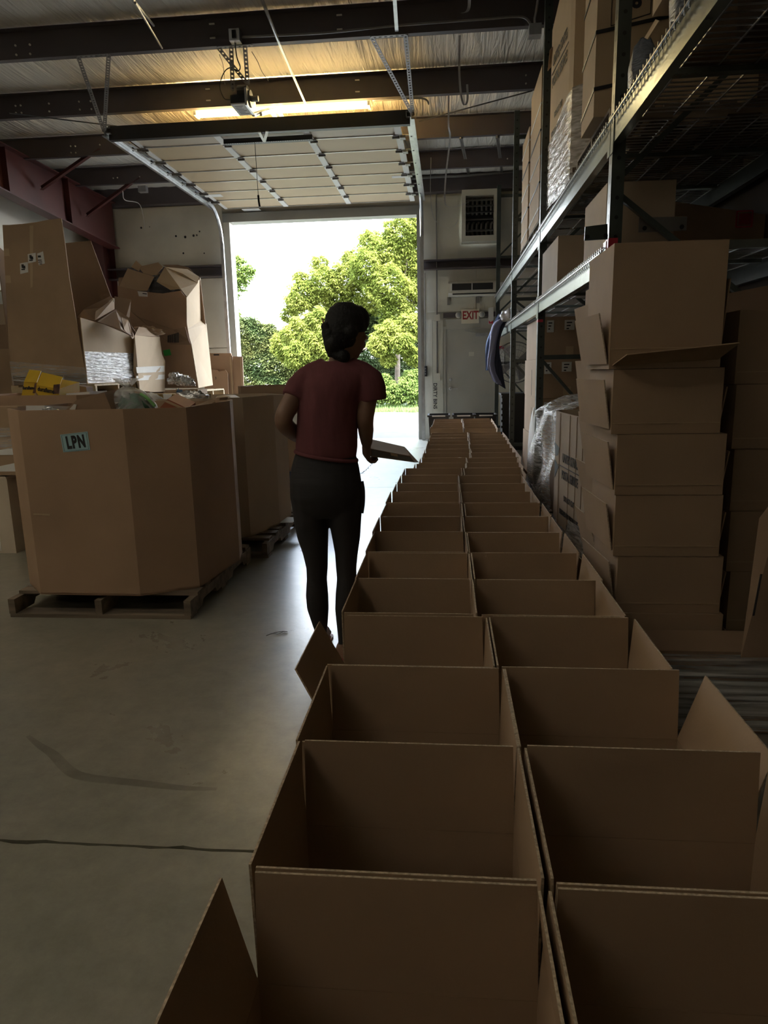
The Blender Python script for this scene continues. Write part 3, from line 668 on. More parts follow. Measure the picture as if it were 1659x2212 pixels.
# loose hanging straps
def strap(pts, wd, label, m='galv'):
    pts = curve(pts, 6); mb = MB(); q = []
    for p in pts: q += [p - Vector((wd/2, 0, 0)), p + Vector((wd/2, 0, 0))]
    q2 = [p + Vector((0, .004, 0)) for p in q]; n = len(pts)
    mb.add(q + q2, [(2*i, 2*i + 1, 2*i + 3, 2*i + 2) for i in range(n - 1)] + [(2*n + 2*i, 2*n + 2*i + 1, 2*n + 2*i + 3, 2*n + 2*i + 2) for i in range(n - 1)])
    return tag(mb.build('hanging_strap', M[m], smooth=True), label, 'strap')
strap([P(993, 76, 7.8), P(992, 150, 8.0), P(996, 205, 8.0), P(1003, 227, 8.0), P(1010, 215, 8.0), P(1009, 182, 8.0)], .022, 'thin steel strap hanging in a hook below the nearest purlin')
strap([P(969, 206, 9.35), P(969, 270, 9.6), P(972, 300, 9.8), P(963, 380, 10.2), P(961, 435, 10.4), P(970, 447, 10.4), P(990, 445, 10.4), P(1013, 436, 10.4)], .022, 'long loose strap curling outward in front of the unit heater')
strap([P(931, 340, 11.5), P(930, 420, 11.6), P(937, 470, 11.6), P(960, 490, 11.6), P(980, 488, 11.6), P(990, 474, 11.6)], .012, 'thin curled wire hanging beside the overhead door track')
strap([P(1014, -5, 7.5), P(1013, 15, 7.6), P(1008, 25, 7.6), P(998, 28, 7.6)], .03, 'short bent metal strap at the top of the picture', 'galv')
for (a, b, s) in (((996, 300), (1012, 375), 'left'), ((1075, 299), (1084, 372), 'right')):
    t = thing('hanger_rod', 'perforated %s hanger strut above the unit heater' % s, 'rod', P(*a, 10.9))
    angle_iron('strut', t, P(*a, 10.95), P(*b, 13.7), .05); MB().lathe(P(*a, 10.95) + Vector((0, 0, .03)), [(.03, -.03), (.03, .03)], 8).build('clamp', M['angle'], t)
tag(MB().tube([P(905, 262, 10.3), P(1150, 196, 9.4)], .008, 6).build('tension_cable', M['ink']), 'dark tension cable slanting up from the door track towards the rack', 'cable')
tag(MB().tube([P(20, 244, 8.6), P(320, 281, 10.3)], .008, 6).build('tension_cable', M['ink']), 'dark tension cable slanting across the ceiling at the upper left', 'cable')
tag(MB().tube(curve([P(265, 413, 12.3), P(270, 432, 12.9), P(300, 440, 13.5), P(310, 470, 13.85), P(313, 495, 13.88)]), .007, 6).build('loose_wire', M['white'], smooth=True), 'thin pale wire drooping from a box onto the cream wall panel', 'wire')
q = P(309, 409, 12.35); tag(MB().box(q.x - .07, q.x + .07, 12.30, 12.40, q.z - .05, q.z + .05).build('junction_box', M['galv']), 'small grey junction box under the last purlin at left', 'electrical box')
t = angle = thing('wall_brace', 'perforated diagonal brace high on the wall right of the door track', 'brace', P(915, 320, 13.6))
angle_iron('strut', t, P(926, 282, 13.4), P(903, 345, 13.8), .04); angle_iron('strut', t, P(898, 282, 13.4), P(899, 345, 13.8), .04)
# jamb trims and header
struct(MB().box(DX0 - .12, DX0 + .004, DW - .06, DW + .22, 0, DH).build('trim_20', M['wall']), 'grey steel jamb on the left of the overhead door opening')
struct(MB().box(DX1 - .004, DX1 + .09, DW - .06, DW + .22, 0, DH).build('trim_21', M['door_grey']), 'grey steel jamb on the right of the overhead door opening')
struct(MB().box(DX0 - .12, DX1 + .09, DW - .07, DW + .22, DH - .004, DH + .16).build('trim_22', M['door_grey']), 'grey header over the overhead door opening')
# ================================================================== the double row of open cartons on the floor
TH = .0045
def hinged(mb, a, b, inward, length, ang, taper=.006, t=TH):
    """flap hinged on edge a-b (at wall height); ang 0 = upright, positive = leaning outward"""
    a = Vector(a); b = Vector(b); d = (b - a).normalized(); o = -Vector(inward)
    up = Vector((0, 0, 1))*math.cos(ang) + o*math.sin(ang)
    a2, b2 = a + d*.003, b - d*.003
    return mb.sheet([a2, b2, b2 - d*taper + up*length, a2 + d*taper + up*length], t)
def carton(name, label, x0, x1, y0, y1, z0, hb, fl, ang, m, cat='box', group=None, bottom=True, outer=None):
    """open top carton: body of four walls, four flaps (near, far, left, right) with their own angles in degrees"""
    t = thing(name, label, cat, ((x0 + x1)/2, (y0 + y1)/2, z0), group)
    mb = MB(); z1 = z0 + hb
    mb.box(x0, x1, y0, y0 + TH, z0, z1); mb.box(x0, x1, y1 - TH, y1, z0, z1)
    mb.box(x0, x0 + TH, y0 + TH, y1 - TH, z0, z1); mb.box(x1 - TH, x1, y0 + TH, y1 - TH, z0, z1)
    if bottom: mb.box(x0 + TH, x1 - TH, y0 + TH, y1 - TH, z0, z0 + .008)
    mb.build('body', m, t)
    fn, ff, fl_, fr = [math.radians(a) if a is not None else None for a in ang]
    h = TH/2; e = .001
    if fn is not None: hb_(hinged, (x0, y0 + h, z1 + e), (x1, y0 + h, z1 + e), (0, 1, 0), fl, fn, m, t)
    if ff is not None: hb_(hinged, (x0, y1 - h, z1 + e), (x1, y1 - h, z1 + e), (0, -1, 0), fl, ff, m, t)
    if fl_ is not None: hb_(hinged, (x0 + h, y0, z1 + e), (x0 + h, y1, z1 + e), (1, 0, 0), fl, fl_, m, t)
    if fr is not None: hb_(hinged, (x1 - h, y0, z1 + e), (x1 - h, y1, z1 + e), (-1, 0, 0), fl, fr, m, t)
    return t
def hb_(fn, a, b, inward, fl, ang, m, t):
    mb = MB(); mb.edge = 1; fn(mb, a, b, inward, fl, ang); mb.build('flap', [m, M['card_edge']], t)
ORD = ['first', 'second', 'third', 'fourth', 'fifth', 'sixth', 'seventh', 'eighth', 'ninth', 'tenth', 'eleventh', 'twelfth', 'thirteenth', 'fourteenth', 'fifteenth', 'sixteenth', 'seventeenth', 'eighteenth', 'nineteenth', 'twentieth', 'twenty first', 'twenty second', 'twenty third', 'twenty fourth', 'twenty fifth', 'twenty sixth', 'twenty seventh', 'twenty eighth', 'twenty ninth']
YL = [.53, .925, 1.325, 1.735, 2.13, 2.52, 2.92, 3.315, 3.69, 4.07, 4.455, 4.80, 5.18, 5.56, 5.86, 6.20, 6.57, 6.94, 7.33, 7.71, 8.05, 8.40, 8.76]
far = [9.35, 9.68, 10.05, 10.45, 10.88, 11.22]
def edges(y):
    """left, middle and right edge of the rows at depth y: the rows wander a little"""
    def it(tab):
        for (a, va), (b, vb) in zip(tab, tab[1:]):
            if y <= b: return lerp(va, vb, max(0, min(1, (y - a)/(b - a))))
        return tab[-1][1]
    return (it([(0, -.31), (1.3, -.315), (2.1, -.345), (3.3, -.37), (4.5, -.365), (5.4, -.345), (5.9, -.24), (8.8, -.20), (9.3, -.24), (11.3, -.20)]),
            it([(0, .15), (1.7, .15), (2.2, .10), (3.3, .085), (5.0, .085), (5.6, .14), (6.5, .215), (8.8, .26), (9.3, .22), (11.3, .23)]),
            it([(0, .66), (1.3, .635), (1.75, .59), (2.2, .56), (4.8, .54), (5.5, .58), (6.5, .65), (8.8, .68), (9.3, .66), (11.3, .69)]))
slots = [(YL[i], YL[i + 1]) for i in range(len(YL) - 1)] + [(far[i], far[i + 1]) for i in range(len(far) - 1)]
special = {('left', 0): (2, 1, 13, 3), ('left', 3): (1, 0, 27, 2), ('right', 2): (1, 2, 2, 17), ('right', 0): (2, 0, 6, 2), ('right', 4): (1, 1, 3, 4)}
for i, (a, b) in enumerate(slots):
    ya, yb = a + .004, b - .004; lx, mx_, rx = edges((a + b)/2)
    for side, x0, x1 in (('left', lx, mx_ - .006), ('right', mx_ + .006, rx)):
        j = rnd(-.006, .006) if i > 2 else 0
        fold = special.get((side, i), (rnd(-1, 1.5), rnd(-1, 1.5), rnd(0, 2.2) if side == 'left' else rnd(-1, 2), rnd(0, 2) if side == 'left' else rnd(2, 6)))
        dz = .19 + rnd(-.004, .006) if i > 1 else .205
        place = 'nearest one of all' if i == 0 else '%s from the camera' % ORD[i]
        ex = {('left', 0): ', left flap spread', ('left', 3): ', left flap hanging out', ('right', 2): ', right flap leaning out'}.get((side, i), '')
        carton('shipping_carton', 'open brown carton in the %s row, %s%s' % (side, place, ex), x0 + j + (.0 if side == 'left' else 0), x1 + j, ya, yb, 0, .395, dz, fold, M['card'], group='open cartons in two rows on the floor')
# black totes standing behind the far end of the rows
for i, u in enumerate((948, 1001, 1048)):
    q = P(u, 905, 11.75)
    t = thing('plastic_tote', 'black plastic tote behind the far end of the carton rows, %s of three' % ('left', 'middle', 'right')[i], 'tote', (q.x, 11.75, 0), 'black totes behind the carton rows')
    mb = MB(); x0, x1, y0, y1 = q.x - .17, q.x + .17, 11.55, 12.0
    mb.hexa([(x0 + .03, y0 + .03, 0), (x1 - .03, y0 + .03, 0), (x1 - .03, y1 - .03, 0), (x0 + .03, y1 - .03, 0), (x0, y0, .60), (x1, y0, .60), (x1, y1, .60), (x0, y1, .60)]).build('body', M['blackplastic'], t)
    mb = MB().box(x0 - .02, x1 + .02, y0 - .02, y0 + .01, .60, .63).box(x0 - .02, x1 + .02, y1 - .01, y1 + .02, .60, .63).box(x0 - .02, x0 + .01, y0 + .01, y1 - .01, .60, .63).box(x1 - .01, x1 + .02, y0 + .01, y1 - .01, .60, .63); mb.build('rim', M['black'], t)
    MB().box(q.x - .11, q.x + .11, y0 - .024, y0 - .018, .605, .625).build('label', M['paper'], t)

# ================================================================== pallets and octagonal bins on the left
def pallet(label, x0, x1, y0, y1, z0, m='wood', along='y', group='wooden pallets', boards=7, name='wooden_pallet'):
    """stringer pallet: deck boards across three stringers, three bottom boards"""
    t = thing(name, label, 'pallet', ((x0 + x1)/2, (y0 + y1)/2, z0), group)
    H = .022
    if along == 'y':       # stringers run along y, deck boards along x
        for i in range(3):
            x = lerp(x0 + .0, x1 - .04, i/2)
            mb = MB(); zz = z0 + H; L_ = y1 - y0
            # notched stringer
            mb.prism([(x, y0, zz), (x, y0 + L_*.15, zz), (x, y0 + L_*.17, zz + .035), (x, y0 + L_*.35, zz + .035), (x, y0 + L_*.37, zz), (x, y0 + L_*.63, zz), (x, y0 + L_*.65, zz + .035), (x, y0 + L_*.83, zz + .035), (x, y0 + L_*.85, zz), (x, y1, zz), (x, y1, zz + .088), (x, y0, zz + .088)], (.04, 0, 0)); mb.build('stringer', M[m], t)
        for i in range(boards):
            y = lerp(y0 + (.10 if name == 'wooden_pallet' and z0 == 0 else 0), y1 - .10, i/(boards - 1)); j = rnd(-.012, .012)
            MB().box(x0 + j, x1 + j, y, y + .095, z0 + H + .088, z0 + H*2 + .088 - rnd(0, .004)).build('deck_board', M[m], t)
        for i in range(3):
            y = lerp(y0, y1 - .11, i/2)
            MB().box(x0 + rnd(-.01, .01), x1 + rnd(-.01, .01), y, y + .11, z0, z0 + H).build('bottom_board', M[m], t)
    else:
        for i in range(3):
            y = lerp(y0, y1 - .04, i/2); zz = z0 + H; L_ = x1 - x0
            MB().prism([(x0, y, zz), (x0 + L_*.15, y, zz), (x0 + L_*.17, y, zz + .035), (x0 + L_*.35, y, zz + .035), (x0 + L_*.37, y, zz), (x0 + L_*.63, y, zz), (x0 + L_*.65, y, zz + .035), (x0 + L_*.83, y, zz + .035), (x0 + L_*.85, y, zz), (x1, y, zz), (x1, y, zz + .088), (x0, y, zz + .088)], (0, .04, 0)).build('stringer', M[m], t)
        for i in range(boards):
            x = lerp(x0, x1 - .10, i/(boards - 1))
            MB().box(x, x + .095, y0 + rnd(-.01, .01), y1 + rnd(-.01, .01), z0 + H + .088, z0 + 2*H + .088 - rnd(0, .004)).build('deck_board', M[m], t)
        for i in range(3):
            x = lerp(x0, x1 - .11, i/2)
            MB().box(x, x + .11, y0, y1, z0, z0 + H).build('bottom_board', M[m], t)
    return t
PH = .132
def octa(x0, x1, y0, y1, c):
    return [(x0 + c, y0), (x1 - c, y0), (x1, y0 + c), (x1, y1 - c), (x1 - c, y1), (x0 + c, y1), (x0, y1 - c), (x0, y0 + c)]
def bin_(label, ring, z0, z1, m, group='octagonal cardboard bins', grow=0.0, rag=.008, name='cardboard_bin', fill=None, curved=False):
    """open bin: eight folded wall panels (each its own part) and a bottom"""
    cx = sum(p[0] for p in ring)/len(ring); cy = sum(p[1] for p in ring)/len(ring); n = len(ring)
    t = thing(name, label, 'bin', (cx, cy, z0), group); tk = .012
    top = [Vector((cx + (p[0] - cx)*(1 + grow), cy + (p[1] - cy)*(1 + grow), z1 + rnd(-rag, rag))) for p in ring]
    bot = [Vector((p[0], p[1], z0)) for p in ring]
    ins = lambda q: Vector((cx + (q.x - cx)*(1 - .02), cy + (q.y - cy)*(1 - .02), q.z))
    for i in range(n):
        j = (i + 1) % n
        MB().add([bot[i], bot[j], top[j], top[i], ins(bot[i]), ins(bot[j]), ins(top[j]), ins(top[i])], [(0, 1, 2, 3), (7, 6, 5, 4), (3, 2, 6, 7), (1, 0, 4, 5)]).build('wall_panel', m, t)
    MB().prism([q + Vector((0, 0, .002)) for q in bot], (0, 0, .01)).build('bottom_panel', m, t)
    if fill: MB().prism([Vector((cx + (p[0] - cx)*.9, cy + (p[1] - cy)*.9, z0 + .014)) for p in ring], (0, 0, fill - z0 - .014)).build('packing_fill', M['card_dark'], t)
    return t
# bin with the LPN card, on its pallet
pallet('worn pallet under the bin with the LPN card', -2.56, -1.46, 3.60, 4.82, 0, 'wood', 'y')
ringA = [(-2.37, 3.63), (-1.76, 3.62), (-1.47, 3.79), (-1.41, 4.40), (-1.46, 4.62), (-1.75, 4.80), (-2.35, 4.78), (-2.58, 4.5), (-2.57, 3.84)]
binA = bin_('large octagonal cardboard bin with a pale blue LPN card', ringA, PH, 1.195, M['card_red'], grow=-.0, fill=.98)
cA = Vector((-2.12, 3.628, 1.075)); cB = Vector((-1.955, 3.622, 1.085)); cC = Vector((-1.97, 3.622, .972))
card_m = mat('pale_blue_card', (0.38, 0.60, 0.66), rough=.5)
yy = 3.6225
q = [P(130, 939, yy), P(189, 932, yy), P(195, 972, yy), P(137, 977, yy)]
lp = MB().sheet(q, .002).build('lpn_card', card_m, binA, label='pale blue printed card')
xd = (q[1] - q[0]).normalized(); ydn = (q[0] - q[3]).normalized(); ctr = (q[0] + q[1] + q[2] + q[3])/4
text('LPN', .092, M['ink'], ctr + Vector((.003, -.0016, -.002)), xd, ydn, lp, bold=.0045, sx=.60, space=1.22)
fr = MB()
for a, b in ((0, 1), (1, 2), (2, 3), (3, 0)):
    ia = ctr + (q[a] - ctr)*.90; ib = ctr + (q[b] - ctr)*.90
    fr.bar(ia + Vector((0, -.0015, 0)), ib + Vector((0, -.0015, 0)), .0008, .002, up=(0, 1, 0))
fr.build('card_border', M['ink'], lp)
q = [P(72, 1109, yy), P(108, 1110, yy), P(108, 1114, yy), P(72, 1112, yy)]
MB().sheet(q, .001).build('tear_mark', M['card_pale'], binA)
# second bin behind it
pallet('worn pallet under the plain bin behind the LPN bin', -2.5, -1.36, 4.92, 6.12, 0, 'wood', 'y')
ringB = [(-2.3, 4.95), (-1.78, 4.93), (-1.52, 5.05), (-1.40, 5.50), (-1.38, 5.85), (-1.62, 6.06), (-2.3, 6.08), (-2.48, 5.8), (-2.48, 5.2)]
bin_('plain octagonal cardboard bin behind the LPN bin', ringB, PH, 1.195, M['card_grey'], fill=1.03)
q = PZ(618, 1118, PH + .03)
tag(MB().sheet([(q.x - .05, q.y - .12, PH + .012), (q.x + .08, q.y - .12, PH + .012), (q.x + .10, q.y + .1, PH + .012), (q.x - .05, q.y + .1, PH + .012)], .004).build('cardboard_scrap', M['card_white']), 'pale scrap of card lying on the pallet corner behind the second bin', 'scrap')
# third bin beyond, seen behind the person's arm
pallet('dark blue pallet under the bin behind the person', -2.75, -1.32, 8.55, 9.75, 0, 'pallet_blue', 'x', name='plastic_pallet', group=None)
bin_('brown cardboard bin behind the person on a dark pallet', [(-2.6, 8.6), (-1.5, 8.62), (-1.36, 8.8), (-1.36, 9.6), (-1.5, 9.7), (-2.55, 9.7), (-2.7, 9.5), (-2.7, 8.8)], PH, 1.21, M['card_dark'])
# bin left behind the LPN bin
pallet('pallet under the bin at the left edge behind the LPN bin', -4.0, -2.75, 5.25, 6.4, 0, 'wood', 'y')
bin_('wide cardboard bin at the left behind the LPN bin', octa(-4.0, -2.72, 5.28, 6.38, .22), PH, 1.235, M['card_red'], fill=1.05)
# support bins for the upper tier (their tops just show)
def closed_box(name, label, x0, x1, y0, y1, z0, z1, m, cat='box', group=None, tape=True, yaw=0.0, tm=None):
    t = thing(name, label, cat, ((x0 + x1)/2, (y0 + y1)/2, z0), group)
    mb = MB().box(x0, x1, y0, y1, z0, z1 - .004); mb.build('body', m, t)
    ym = (y0 + y1)/2
    MB().box(x0, x1, y0, ym - .002, z1 - .0038, z1).build('flap', m, t); MB().box(x0, x1, ym + .002, y1, z1 - .0038, z1).build('flap', m, t)
    if tape: MB().box(x0 + .001, x1 - .001, ym - .03, ym + .03, z1, z1 + .001).build('tape', tm or M['card_pale'], t)
    return t
# ---- tier of stored goods on the left, resting on full bins
pallet('hidden pallet under the bins that carry the tall cut open carton', -5.65, -4.3, 8.3, 9.75, 0, 'wood_dark', 'y')
bin_('squat full bin carrying the tall cut open carton', octa(-5.6, -4.35, 8.35, 9.7, .2), PH, 1.14, M['card_dark'], fill=1.135)
zt = 1.15
pallet('pale pallet under the tall cut open carton', -5.52, -4.40, 8.38, 9.62, zt, 'wood_pale', 'x', boards=7)
z0 = zt + .135
t = thing('cut_open_carton', 'tall brown carton cut open down one side with small printed labels', 'box', (-5, 9, z0), None)
yF = 8.40
front = [P(28, 811, yF), P(186, 809, yF), P(170, 720, yF), P(150, 600, yF), P(140, 520, yF), P(133, 472, yF), P(104, 475, yF), P(80, 480, yF), P(48, 484, yF), P(20, 486, yF), P(6, 486, yF), P(10, 560, yF), P(14, 640, yF), P(20, 760, yF)]
for p in front:
    if p.z < z0 + .02: p.z = z0
MB().sheet(front, .012, (0, -1, 0)).build('front_panel', M['card'], t)
side = [Vector((front[1].x - .006, 8.408, z0)), Vector((-4.40, 9.6, z0)), P(292, 720, 9.6), P(285, 708, 9.4), P(183, 686, 8.42)]
MB().sheet([side[0], side[1], Vector((-4.40, 9.6, side[2].z)), Vector((-4.42, 9.3, side[3].z - .03)), Vector((front[1].x - .006, 8.408, P(183, 686, 8.42).z))], .012, (1, 0, 0)).build('side_panel', M['card_pale'], t)  # side towards the door in paler card, its daylight put into the colour
back = [P(134, 526, 9.6), P(196, 520, 9.6), P(240, 640, 9.6), P(295, 720, 9.6), Vector((-4.42, 9.6, z0)), Vector((-5.5, 9.6, z0)), P(120, 640, 9.6)]
MB().sheet(back, .012, (0, -1, 0)).build('back_panel', M['card_dark'], t)
MB().sheet([(-5.5, 8.41, z0), (-5.5, 9.59, z0), (-5.5, 9.59, z0 + 1.2), (-5.5, 8.41, z0 + 1.7)], .012, (1, 0, 0)).build('side_panel', M['card_dark'], t)
for (pts) in ([(60, 549), (77, 546), (78, 565), (61, 569)], [(43, 569), (60, 566), (61, 588), (44, 592)], [(80, 548), (93, 543), (97, 569), (84, 573)]):
    f = MB().sheet([P(u, v, yF - .009) for (u, v) in pts], .003).build('label', M['paper'], t)
    k = pts[0]; 
    for (dx, dy, wx, wy) in ((6, 6, 3, 4), (9, 8, 3, 3), (7, 13, 4, 1.2)) if k[0] < 79 else ((5, 6, 3.4, 2), (6, 14, 4, .8), (7, 18, 4, .8), (8, 22, 3, .8)):
        a = P(k[0] + dx - wx, k[1] + dy - wy, yF - .012); b = P(k[0] + dx + wx, k[1] + dy + wy, yF - .012)
        MB().box(a.x, b.x, yF - .0125, yF - .011, b.z, a.z).build('print_mark', M['ink'], f)
tp = [P(64, 487, yF - .007), P(72, 487, yF - .007), P(71, 620, yF - .007), P(66, 622, yF - .007)]
MB().sheet(tp, .002, (0, -1, 0)).build('tape', M['card_pale'], t)
for (u, v) in ((9, 545), (12, 603)):
    MB().sheet([P(u - 1, v - 8, yF - .008), P(u + 10, v - 8, yF - .008), P(u + 12, v + 8, yF - .008), P(u, v + 8, yF - .008)], .002, (0, -1, 0)).build('tape', M['card_pale'], t)
# stretch wrap round the lower part of that carton
def film_sheet(fn, nu, nv, name, m, label, cat='plastic wrap', parent=None):
    o = MB().grid(fn, nu, nv).build(name, m, parent, smooth=True)
    if parent is None: tag(o, label, cat)
    return o
fx = front[1].x + .006
film_sheet(lambda u, v: (lerp(fx + .006, -4.383, u) + .004*math.sin(v*60 + u*9), lerp(8.40, 9.62, u), lerp(z0 + .01, z0 + .40, v)), 24, 24, 'stretch_wrap', M['film_white'], '', parent=t)
film_sheet(lambda u, v: (lerp(-5.5, fx + .006, u), 8.386 + .002*math.sin(v*50), lerp(z0 + .01, z0 + .30 - .1*u, v)), 24, 14, 'stretch_wrap', M['film_low'], '', parent=t)
# crushed carton inside and its flaps
t = thing('crushed_carton', 'crushed dark carton with spread flaps lying inside the cut open carton', 'box', (-4.5, 9.0, 1.9))
def poly(name, pts, m, parent, tk=.006): return MB().sheet([P(*p) for p in pts], tk).build(name, m, parent)
poly('panel', [(165, 686, 8.7), (180, 668, 8.8), (238, 640, 9.2), (246, 660, 9.2), (205, 692, 8.7)], M['card_dark'], t)
poly('panel', [(205, 692, 8.70), (207, 672, 8.8), (247, 644, 9.2), (247, 668, 9.2)], M['card'], t)
poly('flap', [(247, 640, 9.3), (283, 647, 9.5), (280, 684, 9.5), (268, 700, 9.4), (250, 680, 9.3)], M['card_dark'], t)
poly('panel', [(210, 695, 8.72), (250, 668, 9.2), (280, 688, 9.3), (288, 728, 9.2), (262, 712, 8.9)], M['card_dark'], t)
poly('flap', [(262, 685, 9.1), (276, 690, 9.2), (290, 728, 9.35), (286, 732, 9.2), (268, 712, 9.0)], M['card'], t)
poly('label', [(235, 650, 9.13), (246, 643, 9.17), (246, 652, 9.17), (236, 658, 9.13)], M['card_white'], t, .002)
# boxes beyond the left edge of the tall carton
for i, (za, zb, m, xr, s) in enumerate(((0.0, .62, 'card', -5.72, 'lowest'), (.62, 1.16, 'card_dark', -5.74, 'second'), (1.16, 1.78, 'card', -5.72, 'third'), (1.78, 2.10, 'card_dark', -5.72, 'fourth'), (2.10, 2.55, 'card_grey', -5.74, 'topmost'))):
    closed_box('stacked_carton', 'brown carton in the stack at the left edge, %s from the floor' % s, -6.35, xr, 9.2, 10.0, za, zb - .002, M[m], group='cartons stacked at the left edge')
q = P(8, 640, 9.19)
o = MB().box(q.x - .12, q.x + .02, 9.185, 9.199, q.z - .1, q.z + .06).build('label', M['paper'], bpy.data.objects['stacked_carton.004'])
# ---- heap near the door wall
pallet('dark pallet under the lower bins by the door wall', -5.3, -4.05, 11.05, 12.2, 0, 'wood_dark', 'y')
bin_('squat hidden bin carrying the heaped gaylords by the door wall', octa(-5.28, -4.1, 11.05, 12.15, .2), PH, .985, M['card_dark'], fill=.98)
pallet('pale pallet under the heaped brown gaylord by the door wall', -5.22, -3.98, 10.95, 12.15, .99, 'wood_pale', 'x')
tG = thing('heaped_gaylord', 'big brown gaylord by the door wall bulging with flattened cardboard', 'box', (-4.6, 11.5, 1.13))
zg = 1.125
poly('front_panel', [(286, 838, 11.0), (428, 838, 11.0), (412, 745, 11.0), (404, 700, 11.0), (401, 642, 11.0), (390, 628, 11.0), (352, 634, 11.0), (300, 629, 11.0), (254, 617, 11.0), (258, 690, 11.0), (280, 700, 11.0)], M['card_red'], tG, .012)
o = MB(); a = [P(403, 640, 11.0), P(404, 712, 11.0), P(414, 745, 11.0), P(429, 838, 11.0), P(460, 832, 12.05), P(446, 700, 12.05), P(437, 690, 12.05), P(433, 600, 12.05)]
o.add(a + [p + Vector((-.012, .002, 0)) for p in a], [(0, 1, 6, 7), (1, 2, 5, 6), (2, 3, 4, 5), (8, 15, 14, 9), (9, 14, 13, 10), (10, 13, 12, 11), (0, 7, 15, 8), (3, 11, 12, 4), (0, 8, 9, 1), (1, 9, 10, 2), (2, 10, 11, 3), (7, 6, 14, 15), (6, 5, 13, 14), (5, 4, 12, 13)])
o.build('side_panel', M['card_pale'], tG)  # right side given lighter card than the front so it looks lit
MB().sheet([P(258, 690, 11.98), P(256, 600, 11.98), P(340, 590, 11.98), P(432, 600, 11.98), P(444, 700, 11.98), P(456, 832, 11.98), P(290, 836, 11.98)], .012, (0, -1, 0)).build('back_panel', M['card_dark'], tG)
poly('label', [(297, 629, 10.985), (318, 631, 10.985), (319, 641, 10.985), (300, 640, 10.985)], M['paper'], tG, .003)
poly('print_line', [(308, 633, 10.98), (317, 634, 10.98), (317, 636, 10.98), (308, 635, 10.98)], M['ink'], tG, .002)
poly('torn_flap', [(282, 672, 10.9), (300, 685, 10.86), (375, 712, 10.82), (400, 706, 10.84), (408, 735, 10.88), (412, 745, 10.9), (370, 744, 10.84), (330, 715, 10.84)], M['card_dark'], tG, .008)
for i in range(6):
    poly('print_line', [(362 + i*4.2, 725 - i*1.2, 10.81), (365 + i*4.2, 724 - i*1.2, 10.81), (365 + i*4.2, 740, 10.81), (362 + i*4.2, 740, 10.81)], M['ink'], tG, .002)
poly('green_sticker', [(352, 757, 10.985), (367, 754, 10.985), (370, 767, 10.985), (355, 769, 10.985)], mat('green_sticker', (0.05, 0.42, 0.08), rough=.5), tG, .003)
def scrap(name, label, polys, m, cat='cardboard'):
    t = thing(name, label, cat, P(*polys[0][0]), 'flattened cardboard heaped in the gaylord')
    for i, p in enumerate(polys): poly('panel', p, M[m] if isinstance(m, str) else M[m[i]], t, .008)
    return t
scrap('flattened_carton', 'brown carton panel tilted at the left end of the heap', [[(258, 618, 11.05), (276, 580, 11.2), (333, 598, 11.15), (318, 628, 11.0), (300, 628, 11.0)]], 'card')
scrap('flattened_carton', 'torn pale carton draped over the right end of the heap', [[(338, 608, 10.95), (356, 577, 11.2), (395, 592, 11.3), (427, 612, 11.4), (404, 642, 10.95), (390, 624, 10.93), (368, 626, 10.93)], [(356, 577, 11.21), (427, 612, 11.42), (430, 598, 11.6), (405, 582, 11.6)]], 'card_pale')
scrap('flattened_carton', 'folded carton sticking up behind the tilted panel on the heap', [[(284, 577, 11.35), (294, 563, 11.5), (306, 574, 11.4), (300, 586, 11.3)], [(298, 577, 11.4), (342, 567, 11.5), (352, 577, 11.45), (336, 596, 11.3), (310, 590, 11.3)]], 'card')
scrap('flattened_carton', 'dark carton panel across the back of the heap', [[(350, 572, 11.75), (385, 572, 11.75), (408, 578, 11.75), (430, 604, 11.75), (400, 596, 11.75)], [(372, 578, 11.6), (406, 584, 11.6), (428, 610, 11.6), (395, 594, 11.6)]], ['card_dark', 'card'])
def lump(name, label, cat, c, r, m, seed=0, amp=.25, n=20, group=None, sq=(1, 1, 1), flat=True):
    """crumpled bag or bundle: a closed skin with creases, standing on its flattened underside"""
    rs = random.Random(seed); ph = [rs.uniform(0, 6.3) for _ in range(12)]
    def fn(u, v):
        th = u*2*math.pi; fi = (v - .5)*math.pi
        d = 1 + amp*(.5*math.sin(3*th + ph[0])*math.cos(2*fi + ph[1]) + .35*math.sin(7*th + ph[2] + 3*fi) + .3*math.sin(11*fi + ph[3] + 2*th) + .22*math.sin(13*th + 9*fi + ph[4]))
        x = math.cos(th)*math.cos(fi); y = math.sin(th)*math.cos(fi); z = math.sin(fi)
        z = max(z, -.55) if flat else z
        return (c[0] + x*d*r*sq[0], c[1] + y*d*r*sq[1], c[2] + z*(d if z > -.5 else 1)*r*sq[2])
    o = MB().grid(fn, n*2, n).build(name, m, smooth=True)
    return tag(o, label, cat, group)
q = P(345, 624, 11.3); lump('plastic_bag', 'dark grey plastic bag stuffed between the panels of the heap', 'bag', (q.x, 11.3, q.z), .26, mat('dark_bag', (.06, .06, .065), rough=.3), 3, sq=(1.3, .8, .7))
# torn carton with tape, in front of the heap
tC = thing('torn_carton', 'torn pale carton with white tape and crumpled kraft paper on top', 'box', (-4.4, 10.2, 1.2))
yt = 10.05
pallet('low dark pallet under the torn taped carton', -4.75, -3.65, 9.5, 10.75, .83, 'wood_dark', 'x')
closed_box('support_carton', 'large brown carton under the torn taped carton', -4.2, -3.65, 10.05, 10.75, 0, .828, M['card_dark'])
zz = .965
